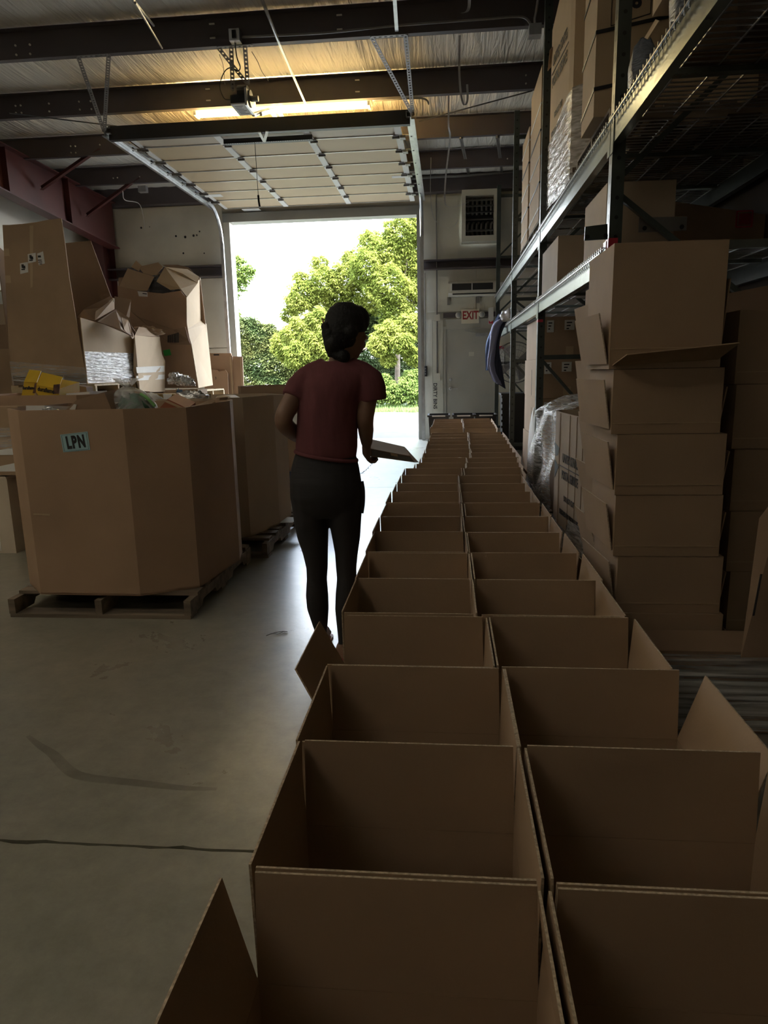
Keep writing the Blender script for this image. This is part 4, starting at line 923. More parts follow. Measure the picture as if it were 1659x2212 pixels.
# its long face turns towards the daylight of the door, so it runs away from the camera
pts = [(302, 848, 9.55), (356, 846, 10.7), (357, 780, 10.7), (350, 765, 10.6), (345, 728, 10.55), (330, 728, 10.2), (291, 724, 9.45), (289, 800, 9.45)]
w_ = [P(*p) for p in pts]
for p in w_:
    if p.z < 1.1: p.z = zz
for i in range(1, 7):   # keep the face flat: slide each point onto the plane through its foot
    pass
MB().add(w_ + [p + Vector((-.012, .003, 0)) for p in w_], [(0, 1, 2, 3), (0, 3, 4, 5), (0, 5, 6, 7), (11, 10, 9, 8), (13, 12, 11, 8), (15, 14, 13, 8)] + [(i, (i + 1) % 8, 8 + (i + 1) % 8, 8 + i) for i in range(8)]).build('side_panel', M['card_pale'], tC)  # paler card here paints in the door light on this face
for (a, b) in ((793, 806), (812, 822)):
    MB().add([P(294, a, 9.44), P(355.5, a - 3, 10.66), P(355.5, b - 3, 10.66), P(296, b, 9.46)], [(0, 1, 2, 3)]).build('tape', M['card_white'], tC)
q0, q1 = w_[0], w_[6]
MB().sheet([(q0.x - .02, 9.5, zz), (q0.x - .75, 9.6, zz), (q0.x - .75, 9.6, q1.z), (q0.x - .05, 9.5, q1.z)], .01, (0, -1, 0)).build('front_panel', M['card'], tC)
MB().sheet([(w_[1].x - .02, 10.7, zz), (q0.x - .7, 10.7, zz), (q0.x - .7, 10.7, q1.z - .05), (w_[1].x - .05, 10.7, w_[4].z)], .01, (0, -1, 0)).build('back_panel', M['card_dark'], tC)
poly('flap', [(291, 724, 9.46), (345, 728, 10.5), (335, 712, 10.6), (300, 706, 10.0)], M['card'], tC)
lump('kraft_paper', 'crumpled kraft paper stuffed in the top of the torn carton', 'paper', (P(315, 715, 10.4).x, 10.4, P(315, 718, 10.4).z), .15, M['card'], 11, .4, sq=(1.4, 1, .5))
# small open carton with crumpled foil
t = carton('open_carton', 'small open carton with blue arrow print and crumpled foil inside', P(357, 840, 9.0).x, P(427, 840, 9.0).x, 9.0, 9.36, .93, .25, .0001, (None,)*4, M['card'])
q = P(388, 846, 8.995)
closed_box('support_carton', 'brown carton under the small open carton with the arrow', -3.75, -3.1, 8.8, 9.4, 0, .928, M['card_dark'])
b_ = M['blue_print'] = mat('blue_print', (.12, .2, .32), rough=.6)
MB().sheet([(q.x - .05, 8.996, q.z), (q.x - .01, 8.996, q.z + .05), (q.x - .01, 8.996, q.z + .025), (q.x + .04, 8.996, q.z + .025), (q.x + .04, 8.996, q.z - .025), (q.x - .01, 8.996, q.z - .025), (q.x - .01, 8.996, q.z - .05)], .004, (0, -1, 0)).build('arrow_print', b_, t)
M['foil'] = mat('crumpled_foil', (.7, .71, .72), rough=.25, metal=.8, bump=.9, bscale=25)
for i, (u, v, r) in enumerate(((378, 822, .09), (396, 826, .08), (410, 828, .06))):
    q = P(u, v, 9.2); lump('foil_ball', 'crumpled foil wrapping in the small open carton, %s piece' % ('left', 'middle', 'right')[i], 'foil', (q.x, 9.2, q.z), r, M['foil'], 20 + i, .45, 14, group='crumpled foil')
# flat boxes standing by the door jamb
yS = 12.9
for i, (pts, m, s) in enumerate(((((457, 768), (502, 768), (502, 870), (457, 870)), 'card_red', 'large flattened box standing by the left door jamb'),
                    (((502, 770), (524, 770), (526, 870), (502, 870)), 'card_red', 'narrow flattened box standing against the left door jamb'),
                    (((440, 763), (500, 763), (500, 870), (440, 870)), 'card', 'flattened box with black print standing behind the larger one'),
                    (((455, 797), (470, 799), (474, 803), (487, 799), (492, 806), (493, 870), (455, 870)), 'card_red', 'small flattened box with notched top standing in front'))):
    y = yS + (.12 if i == 2 else .06 if i == 1 else -.10 if i == 3 else 0)
    w_ = [P(u, v, y) for u, v in pts]
    for p in w_:
        if p.z < 1.1: p.z = 0
    t = thing('flattened_box', s, 'cardboard', (w_[0].x, y, 0), 'flattened boxes by the door jamb')
    MB().sheet(w_, .03, (0, -1, 0)).build('panel', M[m], t)
    if i == 2: MB().box(P(462, 766, y).x, P(474, 766, y).x, y - .018, y - .015, P(462, 766, y).z - .02, P(462, 765, y).z).build('print_mark', M['ink'], t)
    if i == 3: text('3', .07, M['ink'], P(466, 817, y - .017), (1, 0, 0), (0, 0, 1), t)
    if i in (0, 1):
        a = P(pts[1][0] - 2.5, 800, y - .016); MB().box(a.x - .012, a.x + .012, y - .02, y - .0152, .3, w_[1].z - .02).build('torn_edge', M['card_pale'], t)
# boxes at the far left edge beside the LPN bin
t = carton('open_carton', 'large pale carton on the floor at the left edge beside the LPN bin', -4.2, -3.44, 5.02, 5.20, 0, .60, .02, (0, 0, 0, 0), card('lightened_cardboard', (.62, .53, .42)))  # cardboard colour lightened so the carton looks lit
MB().box(-3.62, -3.56, 5.016, 5.0195, .02, .16).build('tape', M['card_white'], t)
t = closed_box('wrapped_carton', 'brown carton with stretch wrap and pale strips at the left edge', -4.2, -3.28, 5.03, 5.21, .63, 1.16, M['card'])
for (a, b) in ((.66, .73), (.79, .85)):
    MB().prism([(-3.72, 5.026, a), (-3.29, 5.026, a), (-3.29, 5.026, b), (-3.34, 5.026, b)], (0, .003, 0)).build('pale_strip', M['paper'], t)
film_sheet(lambda u, v: (lerp(-4.2, -3.29, u), 5.022 + .002*math.sin(40*v), lerp(.84, 1.0, v)), 10, 12, 'stretch_wrap', M['film_low'], '', parent=t)
# ---- goods in and on the bins
def tilted(name, label, cat, pts_bottom, h, m, group=None):
    t = thing(name, label, cat, pts_bottom[0], group)
    MB().prism(pts_bottom, h).build('body', m, t); return t
yb = 4.2
t = tilted('brown_carton', 'tilted brown carton poking out of the LPN bin', 'box', [P(140, 900, 4.1), P(142, 886, 4.1), P(165, 864, 4.1), P(225, 847, 4.1), P(240, 884, 4.1), P(238, 905, 4.1)], (0, .25, .02), M['card_dark'])
MB().sheet([P(150, 884, 4.094), P(160, 873, 4.094), P(166, 874, 4.094), P(162, 887, 4.094)], .003, (0, -1, 0)).build('tape', M['card_white'], t)
t = tilted('white_box', 'white box standing in the bin behind the LPN bin', 'box', [P(145, 885, 5.5), P(143, 850, 5.5), P(193, 846, 5.5), P(194, 885, 5.5)], (0, .3, 0), M['card_white'])
q = P(284, 875, 4.3)
lump('plastic_bag', 'green clothing in a clear knotted plastic bag on top of the LPN bin', 'bag', (q.x, 4.3, q.z - .04), .125, mat('green_cloth', (.05, .13, .09), rough=.7, var=.2), 5, .16, 22, sq=(1.15, 1.0, .85))
M['clear_bag'] = film_mat('clear_plastic_bag', amount=.42, bscale=9, stretch=(1, 1, 1.5))
bag = bpy.data.objects['plastic_bag.001']
def clear_bag(u, v):
    th = u*2*math.pi; k = v
    r = (.155 + .012*math.sin(5*th) + .008*math.sin(11*th + 7*v))*math.sqrt(max(0, 1 - (max(0, k - .0)/.80)**2.2)) if k < .78 else (.018 + .045*(k - .78)/.22*(1 + .4*math.sin(4*th)))
    r = max(r, .018)
    return (q.x - .02*k + r*math.cos(th)*1.05, 4.3 + r*math.sin(th), q.z - .10 + .27*k)
MB().grid(clear_bag, 40, 26).build('clear_wrap', M['clear_bag'], bag, smooth=True)
MB().tube(curve([P(304, 851, 4.2), P(318, 860, 4.18), P(334, 877, 4.17)]), .01, 6).build('green_strap', mat('bright_green', (.12, .35, .08), rough=.5), bag)
t = tilted('orange_box', 'reddish printed box leaning in the LPN bin', 'box', [P(345, 895, 4.25), P(346, 880, 4.25), P(362, 862, 4.25), P(405, 882, 4.25), P(405, 898, 4.25)], (0, .15, .03), mat('reddish_print', (.30, .10, .05), rough=.5))
MB().sheet([P(356, 868, 4.245), P(361, 865, 4.245), P(396, 881, 4.245), P(393, 884, 4.245)], .003, (0, -1, 0)).build('print_band', M['card_pale'], t)
t = tilted('flat_carton', 'flat brown carton laid across the rim of the LPN bin', 'box', [P(408, 882, 4.45), P(462, 860, 4.75), P(475, 859, 4.75), P(474, 864, 4.75), P(420, 886, 4.45)], (.02, .12, 0), M['card'])
t = tilted('padded_mailer', 'white padded mailer on top of the LPN bin at left', 'envelope', [P(56, 887, 3.95), P(96, 887, 3.95), P(96, 876, 3.95), P(56, 876, 3.95)], (0, .3, -.02), M['paper'])
q = P(98, 887, 3.9); lump('plastic_bag', 'crinkled clear plastic bag on the rim of the LPN bin', 'bag', (q.x, 3.95, q.z - .02), .045, M['foil'], 8, .3, 14, sq=(1.3, 1, .7))
t = tilted('long_box', 'long yellowish box lying in the second bin', 'box', [P(292, 870, 5.3), P(440, 864, 5.6), P(440, 852, 5.6), P(292, 851, 5.3)], (0, .18, 0), mat('yellow_print', (.40, .27, .08), rough=.5, var=.2))
MB().sheet([P(355, 868, 5.39), P(374, 868, 5.39), P(370, 851, 5.39), P(352, 851, 5.39)], .005, (0, -1, 0)).build('white_band', M['paper'], t)
q = P(412, 860, 5.2); lump('plastic_wrap', 'bunched clear wrap on the end of the long yellowish box', 'plastic wrap', (q.x, 5.2, q.z), .075, M['foil'], 31, .45, 16, sq=(1.7, .8, .6))
q = P(326, 862, 5.0); lump('plastic_bag', 'white shiny parcel behind the green bag', 'bag', (q.x, 5.0, q.z - .03), .09, M['paper'], 33, .15, 14, sq=(1.1, .9, .8))
t = tilted('padded_mailer', 'kraft padded mailer with blue edge in the second bin', 'envelope', [P(462, 862, 5.5), P(505, 862, 5.5), P(492, 855, 5.6), P(470, 855, 5.6)], (0, .2, 0), M['card_pale'])
# yellow firelog boxes with their printed name
M['yel'] = mat('yellow_print_carton', (.62, .40, .02), rough=.45)
M['brownpic'] = mat('dark_fire_picture', (.10, .05, .03), rough=.5, var=.6, vscale=30)
def log_box(label, fq, Y, dx, sz, txt_at):
    w_ = [P(u, v, Y) for u, v in fq]
    t = thing('firelog_carton', label, 'box', w_[0], 'yellow firelog cartons')
    MB().prism(w_, (dx, .30, .05)).build('body', M['yel'], t)
    x = (w_[2] - w_[3]); y = (w_[3] - w_[0])
    text('duraflame', sz, M['ink'], P(*txt_at, Y - .004), x, y, t, bold=.0012, sx=.74)
    a = w_[1] + (w_[0] - w_[1])*.02 + y*.35; b = w_[1] + (w_[0] - w_[1])*.28 + y*.35
    MB().sheet([a - Vector((0, .003, 0)), b - Vector((0, .003, 0)), b + y*.6 - Vector((0, .003, 0)), a + y*.6 - Vector((0, .003, 0))], .003, (0, -1, 0)).build('picture', M['brownpic'], t)
    fl_ = [w_[3] + Vector((0, -.003, 0)), w_[2] + Vector((0, -.003, 0)), w_[2] + Vector((-.02, .12, .10)), w_[3] + Vector((-.01, .12, .11))]
    MB().sheet(fl_, .004).build('top_flap', M['yel'], t)
    return t
log_box('yellow firelog carton, left one of two on the bin', [(45, 862), (78, 862), (80, 826), (52, 826)], 5.95, .02, .040, (62, 838))
log_box('yellow firelog carton, right one of two on the bin', [(76, 866), (128, 862), (127, 840), (79, 832)], 5.8, .03, .052, (99, 843))
t = tilted('torn_flap_carton', 'torn brown carton flap between the firelog cartons', 'cardboard', [P(70, 864, 5.72), P(84, 862, 5.72), P(76, 848, 5.72)], (0, .02, 0), M['card'])
t = tilted('brown_carton', 'brown carton under the pale pallet behind the firelog cartons', 'box', [P(125, 866, 6.2), P(190, 862, 6.2), P(186, 836, 6.2), P(160, 832, 6.2)], (0, .12, 0), M['card_dark'])
# ================================================================== pallet rack on the right
RX, RB = .90, 1.97                     # aisle face and back face of the rack
YP = [1.15, 4.20, 7.23, 10.20, 13.42]  # upright frames
ZT = [4.95, 4.95, 4.95, 4.74, 4.60]
rack = thing('pallet_rack', 'dark green pallet rack with worn pale beams along the right side', 'rack', (RX, 7, 0))
PW, PD = .075, .07
for k, y in enumerate(YP):
    zt_ = ZT[k]
    for x in (RX, RB):
        p = MB()
        # C shaped post, open towards the back
        p.box(x, x + .006, y - PW/2, y + PW/2, 0, zt_); p.box(x + .006, x + PD, y - PW/2, y - PW/2 + .004, 0, zt_); p.box(x + .006, x + PD, y + PW/2 - .004, y + PW/2, 0, zt_)
        post = p.build('post', M['rack_green'], rack)
        if x == RX and k in (1, 2, 3):
            h = MB(); z = .15
            while z < zt_ - .1:
                h.lathe((x + .036, y - PW/2 - .0005, z), [(.011, .0006), (.011, -.0004)], 8, 'Y')
                h.prism([(x - .0008, y - .010, z - .022), (x - .0008, y + .010, z - .022), (x - .0008, y + .007, z + .022), (x - .0008, y - .007, z + .022)], (.0012, 0, 0)); z += .1016 if k == 1 else .1016
            h.build('slot_holes', M['blackplastic'], post, kind='stuff')
        MB().box(x - .03, x + .12, y - .06, y + .06, 0, .008).build('foot_plate', M['rack_green'], rack)
    for z in (.25, 1.45, 2.0 if k == 1 else 2.3, 3.35, 4.4):
        MB().box(RX + .07, RB, y - .018, y + .018, z, z + .045).build('strut', M['rack_beam'] if (k == 1 and z == 2.0) else M['rack_green'], rack)
    for (a, b) in ((.30, 1.44), (1.5, 2.3), (2.4, 3.34), (3.4, 4.38)):
        MB().bar((RX + .06, y + .005, b if (a < 2) else a), (RB, y + .005, a if (a < 2) else b), .035, .03).build('brace', M['rack_green'], rack)
for (u, v0, v1, y) in ((1325, 514, 540, 4.2), (1162, 690, 696, 7.23)):
    za, zb_ = P(u, v1, y - .04).z, P(u, v0, y - .04).z
    MB().box(RX - .002, RX + .05, y - PW/2 - .002, y + PW/2 + .002, za, zb_).build('red_tape', M['tape_red'], rack)
def beam(y0, y1, zb, x, h=.125, front=True, m='rack_beam'):
    s = -1 if front else 1
    xx = x if front else x + PD
    pr = [(xx, y0, zb), (xx + s*-.045, y0, zb), (xx + s*-.045, y0, zb + h - .04), (xx + s*-.02, y0, zb + h - .04), (xx + s*-.02, y0, zb + h), (xx, y0, zb + h)]
    b = MB().prism(pr, (0, y1 - y0, 0)).build('beam', M[m], rack)
    for y in (y0, y1):
        MB().box(x - .006 if front else x + PD, x if front else x + PD + .006, y - .03, y + .03, zb - .05, zb + .16).build('beam_connector', M['rack_beam'], b)
    return b
def deck(y0, y1, z, label, ysp=.055, wr=.003):
    """welded wire deck: long wires, cross wires, and the hooked ends that drape over the front beam"""
    t = thing('wire_deck', label, 'shelf deck', (RX, y0, z), 'wire decks on the rack beams')
    mb = MB(); y = y0
    while y <= y1:
        mb.box(RX - .018, RB + .06, y - wr, y + wr, z, z + 2*wr); mb.box(RX - .024, RX - .018, y - wr, y + wr, z - .045, z + 2*wr); y += ysp
    mb.build('cross_wires', M['wire'], t, kind='stuff')
    mb = MB()
    for i in range(8):
        x = lerp(RX - .012, RB + .05, i/7); mb.box(x - wr, x + wr, y0, y1, z - 2*wr, z)
    mb.box(RX - .031, RX - .024, y0, y1, z - .03, z - .024)
    mb.build('long_wires', M['wire'], t, kind='stuff')
    for yy in (lerp(y0, y1, .2), lerp(y0, y1, .5), lerp(y0, y1, .8)):
        MB().box(RX + .03, RB + .03, yy - .025, yy + .025, z - .03, z - .007).build('support_channel', M['rack_beam'], t)
ZU, ZL = 2.56, 1.905
bays = [(YP[i] + PW/2, YP[i + 1] - PW/2) for i in range(4)]
nm = ['nearest', 'second', 'third', 'farthest']
for i, (a, b) in enumerate(bays):
    if i < 3 or True:
        beam(a, b, ZU, RX); beam(a, b, ZU, RB, front=False, m='rack_green')
        deck(a + .01, b - .01, ZU + .128, 'upper wire deck in the %s bay of the rack' % nm[i])
    if i > 0:
        beam(a, b, ZL, RX); beam(a, b, ZL, RB, front=False, m='rack_green')
        deck(a + .01, b - .01, ZL + .128, 'lower wire deck in the %s bay of the rack' % nm[i])
zU = ZU + .136; zL = ZL + .136
# ---- upper level loads
pallet('pallet under the strapped carton on the upper deck', .93, 1.93, 4.40, 5.45, zU, 'wood_dark', 'x')
t = closed_box('strapped_carton', 'tall strapped kraft carton marked 68 behind the near rack upright', .87, 1.80, 4.58, 4.97, zU + PH + .002, 4.55, M['card_pale'])
for i in range(5):
    z = 2.98 + i*.30
    mb = MB()
    mb.bar((.868, 4.576, z), (1.81, 4.576, z + .14), .003, .02, up=(0, 0, 1)); mb.bar((.867, 4.576, z), (.867, 4.98, z - .05), .003, .02); mb.build('strap', M['black'], t)
text('68', .115, M['ink'], (1.06, 4.577, 3.43), (1, 0, .04), (-.04, 0, 1), t, bold=.004)
MB().bar((.95, 4.577, 3.31), (.95, 4.577, 3.55), .003, .004).bar((.95, 4.577, 3.31), (1.17, 4.577, 3.36), .003, .004).bar((1.17, 4.577, 3.36), (1.17, 4.577, 3.60), .003, .004).build('print_box', M['ink'], t)
pallet('pallet under the tall postal carton on the upper deck', .93, 1.93, 5.62, 6.78, zU, 'wood_dark', 'x')
t = thing('postal_gaylord', 'tall postal service carton on the upper deck, its foot in shiny stretch wrap', 'box', (1.3, 6.2, zU + PH))
zb0 = zU + PH + .002; zb1 = 4.42
rg = [(.94, 5.75), (1.06, 5.68), (1.75, 5.68), (1.88, 5.8), (1.88, 6.7), (1.0, 6.74), (.885, 6.55), (.925, 5.85)]
n = len(rg)
cx, cy = 1.4, 6.2
for i in range(n):
    j = (i + 1) % n
    za = zb1 - (.28 if rg[i][1] > 6.5 and rg[i][0] < 1.1 else 0); zbb = zb1 - (.28 if rg[j][1] > 6.5 and rg[j][0] < 1.1 else 0)
    MB().sheet([(rg[i][0], rg[i][1], zb0), (rg[j][0], rg[j][1], zb0), (rg[j][0], rg[j][1], zbb), (rg[i][0], rg[i][1], za)], .008).build('wall_panel', M['card_pale'], t)
def on_line(p0, p1, z, txt, sz, sx, parent, off, bold=0.001, along=.5):
    p0 = Vector((*p0, 0)); p1 = Vector((*p1, 0)); d = (p1 - p0).normalized(); n_ = d.cross(Vector((0, 0, 1)))
    c = p0 + (p1 - p0)*along + n_*off; c.z = z
    return text(txt, sz, M['print_ink'], c, d, (0, 0, 1), parent, sx=sx, bold=bold)
M['print_ink'] = mat('brown_black_print', (.05, .04, .035), rough=.6)
on_line((.885, 6.55), (.925, 5.85), 3.86, 'UNITED STATES', .105, .70, t, .010)
on_line((.885, 6.55), (.925, 5.85), 3.70, 'POSTAL SERVICE', .105, .70, t, .010)
MB().bar((.878, 6.50, 3.78), (.915, 5.90, 3.78), .003, .008).build('print_line', M['print_ink'], t)
on_line((.885, 6.55), (.925, 5.85), 3.42, 'DO NOT CUT', .06, .75, t, .010)
on_line((.885, 6.55), (.925, 5.85), 3.30, 'DESIGNED FOR MULTIPLE USE', .05, .75, t, .010)
MB().sheet([(.90, 6.60, 3.9), (.86, 6.62, 3.86), (.86, 6.52, 3.98), (.90, 6.5, 4.02)], .006).build('torn_flap', M['card_red'], t)
def wrap_ring(ring, z0_, z1_, n_, m, parent, off=.012, nm_='stretch_wrap', ztop=None):
    pts = []
    k = len(ring)
    cxx = sum(p[0] for p in ring)/k; cyy = sum(p[1] for p in ring)/k
    R = [(cxx + (p[0] - cxx)*1.0 + (off if p[0] > cxx else -off), p[1] + (off if p[1] > cyy else -off)) for p in ring]
    R.append(R[0])
    def fn(u, v):
        s = u*(len(R) - 1); i = min(int(s), len(R) - 2); f = s - i
        x = lerp(R[i][0], R[i + 1][0], f); y = lerp(R[i][1], R[i + 1][1], f)
        zt2 = ztop(x, y) if ztop else z1_
        return (x + .003*math.sin(v*47 + u*31), y + .003*math.sin(v*39 + u*17), lerp(z0_, zt2, v))
    MB().grid(fn, 10*k, n_).build(nm_, m, parent, smooth=True)
wrap_ring(rg, zU + .03, 3.3, 26, M['film_white'], t, ztop=lambda x, y: 3.42 - .18*(y - 5.68) if x < 1.2 else 3.3)
# far strapped cartons on the upper deck
for (x0, x1, y0, y1, zt_, s) in ((.93, 1.75, 8.6, 9.3, 4.05, 'strapped carton on the upper deck between the second and third uprights'), (.92, 1.75, 7.5, 8.35, 4.25, 'narrow seen strapped carton on the upper deck just behind the second upright')):
    pallet('pallet under the ' + s, x0, x1 + .1, y0 - .06, y1 + .06, zU, 'wood', 'x')
    t = closed_box('strapped_carton', s, x0, x1, y0, y1, zU + PH + .002, zt_, M['card_pale'])
    for i in range(5):
        z = 2.95 + i*.24
        mb = MB(); mb.bar((x0 - .002, y0 - .003, z), (x1 + .003, y0 - .003, z + .05), .003, .02); mb.bar((x0 - .003, y0 - .003, z), (x0 - .003, y1, z - .03), .003, .02); mb.build('strap', M['paper'] if i % 2 == 0 else M['black'], t)
# near the camera on the upper deck
closed_box('brown_carton', 'kraft carton at the top edge of the photo on the near upper deck', .955, 1.6, 3.40, 3.70, 2.965, 3.75, M['card_pale'])
closed_box('brown_carton', 'flat brown carton under the kraft carton on the near upper deck', 1.06, 1.6, 3.44, 3.70, zU + .004, 2.963, M['card_dark'])
M['blue_cloth'] = mat('dark_blue_cloth', (.02, .035, .12), rough=.7)
M['grey_cloth'] = mat('grey_blue_film_wrapped_cloth', (.13, .15, .19), rough=.3, var=.35, vscale=30, bump=.6, bscale=30, stretch=(1, 1, 5))
lump('wrapped_bundle', 'dark grey film wrapped bundle on the upper deck just in front of the near upright', 'bundle', (.975, 3.90, zU + .10), .085, M['grey_cloth'], 41, .08, 22, sq=(.8, 1.1, 1.9))
lump('wrapped_bundle', 'grey film wrapped bundle standing on the near upper deck at the top of the photo', 'bundle', (.955, 3.22, zU + .12), .10, M['grey_cloth'], 42, .08, 22, sq=(.5, 1.2, 2.2))
lump('wrapped_bundle', 'deep blue cloth bundle beside the grey bundle at the top of the photo', 'bundle', (1.00, 2.94, zU + .14), .12, M['blue_cloth'], 43, .10, 20, sq=(.7, .8, 1.6))
tag(MB().sheet([PX(1393, 82, .93), PX(1400, 85, .93), PX(1425, 45, .95), PX(1417, 42, .95)], .006).build('cardboard_shard', M['card_pale']), 'torn strip of card sticking up beside the grey bundle', 'scrap')
# ---- lower level loads
closed_box('pale_carton', 'speckled pale carton on the lower deck at the near upright', .93, 1.32, 4.40, 5.05, zL + .004, 2.42, M['card_grey'], tape=False)
t = thing('long_carton', 'long sagging brown carton lying across the lower deck behind the near upright', 'box', (1.4, 4.7, 2.15))
MB().hexa([(1.06, 5.10, 2.26), (2.2, 5.10, 2.08), (2.2, 5.45, 2.08), (1.06, 5.45, 2.26), (1.06, 5.10, 2.53), (2.2, 5.10, 2.33), (2.2, 5.45, 2.33), (1.06, 5.45, 2.53)]).build('body', M['card'], t)
mb = MB(); q = P(1608, 473, 5.096)
for (dx, wd) in ((-.05, .004), (.05, .004)): mb.box(q.x + dx - wd, q.x + dx + wd, 5.094, 5.0995, q.z - .05, q.z + .05)
for dz in (-.05, .05): mb.box(q.x - .05, q.x + .05, 5.094, 5.0995, q.z + dz - .004, q.z + dz + .004)
for i in range(8): mb.box(q.x - .035 + i*.01, q.x - .030 + i*.01, 5.094, 5.0995, q.z - .035, q.z + .035)
mb.build('printed_mark', M['tape_red'], t)
closed_box('support_carton', 'low dark carton under the long sagging carton on the lower deck', 1.40, 1.9, 5.10, 5.45, zL + .004, 2.075, M['card_dark'], tape=False)
for (pts, Y, m, s) in (([(1381, 470), (1484, 468), (1482, 498), (1379, 502)], 4.28, 'rack_beam', 'loose pale steel beam plate with holes on the lower deck'), ([(1264, 490), (1312, 484), (1312, 517), (1262, 520)], 4.10, 'rack_green', 'dark green steel bracket plate with a hole sticking out beside the near upright')):
    w_ = [P(u, v, Y) for u, v in pts]; t = thing('steel_plate', s, 'bracket', w_[0], 'loose steel plates on the rack')
    MB().sheet(w_, .01, (0, -1, 0)).build('plate', M['rack_green' if m == 'rack_green' else 'angle'], t)
    for f in (.12, .9):
        q = w_[3] + (w_[2] - w_[3])*f + (w_[0] - w_[3])*.25
        MB().lathe((q.x, Y - .005, q.z), [(.013, .001), (.013, -.002)], 8, 'Y').build('hole', M['blackplastic'], t)
closed_box('pale_carton', 'speckled pale carton on the lower deck at the second upright', .90, 1.18, 6.02, 6.95, zL + .004, 2.42, M['card_grey'], tape=False)
closed_box('brown_carton', 'reddish brown carton behind the pale one at the second upright', 1.20, 1.9, 6.05, 6.9, zL + .004, 2.40, M['card_red'], tape=False)
# ---- blue moving blanket with a plastic bag, hung over the beam end
t = thing('moving_blanket', 'blue quilted moving blanket hanging off the end of the lower rack beam', 'blanket', (.8, 11.6, 2.1))
M['blanket'] = mat('blue_quilted_cloth', (.11, .17, .36), rough=.85, bump=.6, bscale=40)
M['blanket2'] = mat('lavender_blue_cloth', (.22, .23, .36), rough=.85, bump=.4, bscale=60)
M['navy'] = mat('navy_cloth', (.03, .035, .06), rough=.9, bump=.4, bscale=60)
Yb = 11.0
def cloth(name, left, right, m, bulge, Y0=Yb):
    L_ = [P(u, v, Y0) for u, v in left]; R_ = [P(u, v, Y0) for u, v in right]
    Lc, Rc = curve(L_, 5), curve(R_, 5); k = min(len(Lc), len(Rc)) - 1
    mb = MB(); mb.grid(lambda u, v: Vector(lerp(Lc[int(round(u*k))], Rc[int(round(u*k))], v)) + Vector((0, -bulge*math.sin(v*math.pi) + .012*math.sin(v*14 + u*6), 0)), k, 10)
    o = mb.build(name, m, t, smooth=True)
    s = o.modifiers.new('solid', 'SOLIDIFY'); s.thickness = .012
cloth('blanket_face', [(1076, 678), (1063, 710), (1052, 740), (1049, 770), (1049, 800)], [(1092, 682), (1084, 715), (1074, 740), (1068, 770), (1062, 801)], M['blanket'], .05)
cloth('blanket_fold', [(1084, 687), (1064, 705), (1058, 750), (1054, 790), (1065, 822)], [(1094, 688), (1083, 705), (1072, 750), (1068, 790), (1085, 834)], M['blanket2'], .06, Yb - .06)
cloth('blanket_fold', [(1088, 690), (1078, 715), (1068, 760), (1062, 800), (1070, 826)], [(1098, 690), (1084, 715), (1078, 755), (1084, 800), (1091, 840)], M['navy'], .05, Yb - .04)
q = P(1100, 674, 11.0)
lump('plastic_bag', 'crumpled translucent bag lying over the blue blanket on the rack', 'bag', (q.x + .02, 11.0, zL + .09), .14, film_mat('milky_bag', (.75, .73, .72), .95, 8, (1, 1, 1)), 51, .16, 20, sq=(1.2, 2.0, .9))
# ---- stack of labelled cartons at floor level behind the second upright
pallet('pallet under the stack of labelled cartons', .98, 2.15, 7.42, 9.0, 0, 'wood_dark', 'x', 9)
zs = [PH + .002, .62, 1.05, 1.465, 1.89]
for r in range(4):
    for c in range(2):
        x0 = .97 + c*.575 + rnd(-.012, .012) + (.02 if r == 3 else 0)
        t = closed_box('labelled_carton', 'brown carton with white labels behind the second upright, %s column, %s layer' % (('left', 'right')[c], ('bottom', 'second', 'third', 'top')[r]), x0, x0 + .555, 7.52 + rnd(-.01, .01), 8.9, zs[r], zs[r + 1] - .003, M['card'], group='labelled cartons under the rack')
        z_ = zs[r + 1]
        for (dx, wd, hh) in ((.085, .035, .12), (.28, .05, .10)):
            l_ = MB().box(x0 + dx - wd, x0 + dx + wd, 7.500, 7.506, z_ - .04 - hh, z_ - .04).build('label', M['paper'], t)
            for k_ in range(3):
                MB().box(x0 + dx - wd*.6, x0 + dx + wd*(.5 - .3*k_), 7.4985, 7.500, z_ - .06 - k_*.03 - .012, z_ - .06 - k_*.03).build('print_line', M['ink'], l_)
        MB().box(x0 + .25, x0 + .33, 7.503, 7.507, zs[r], zs[r] + .12).build('tape', M['card_pale'], t)
        if r in (1, 2): MB().box(x0 - .002, x0, 8.18, 8.195, zs[r] + .01, zs[r] + .3).build('slit', M['ink'], t) if c == 0 else None
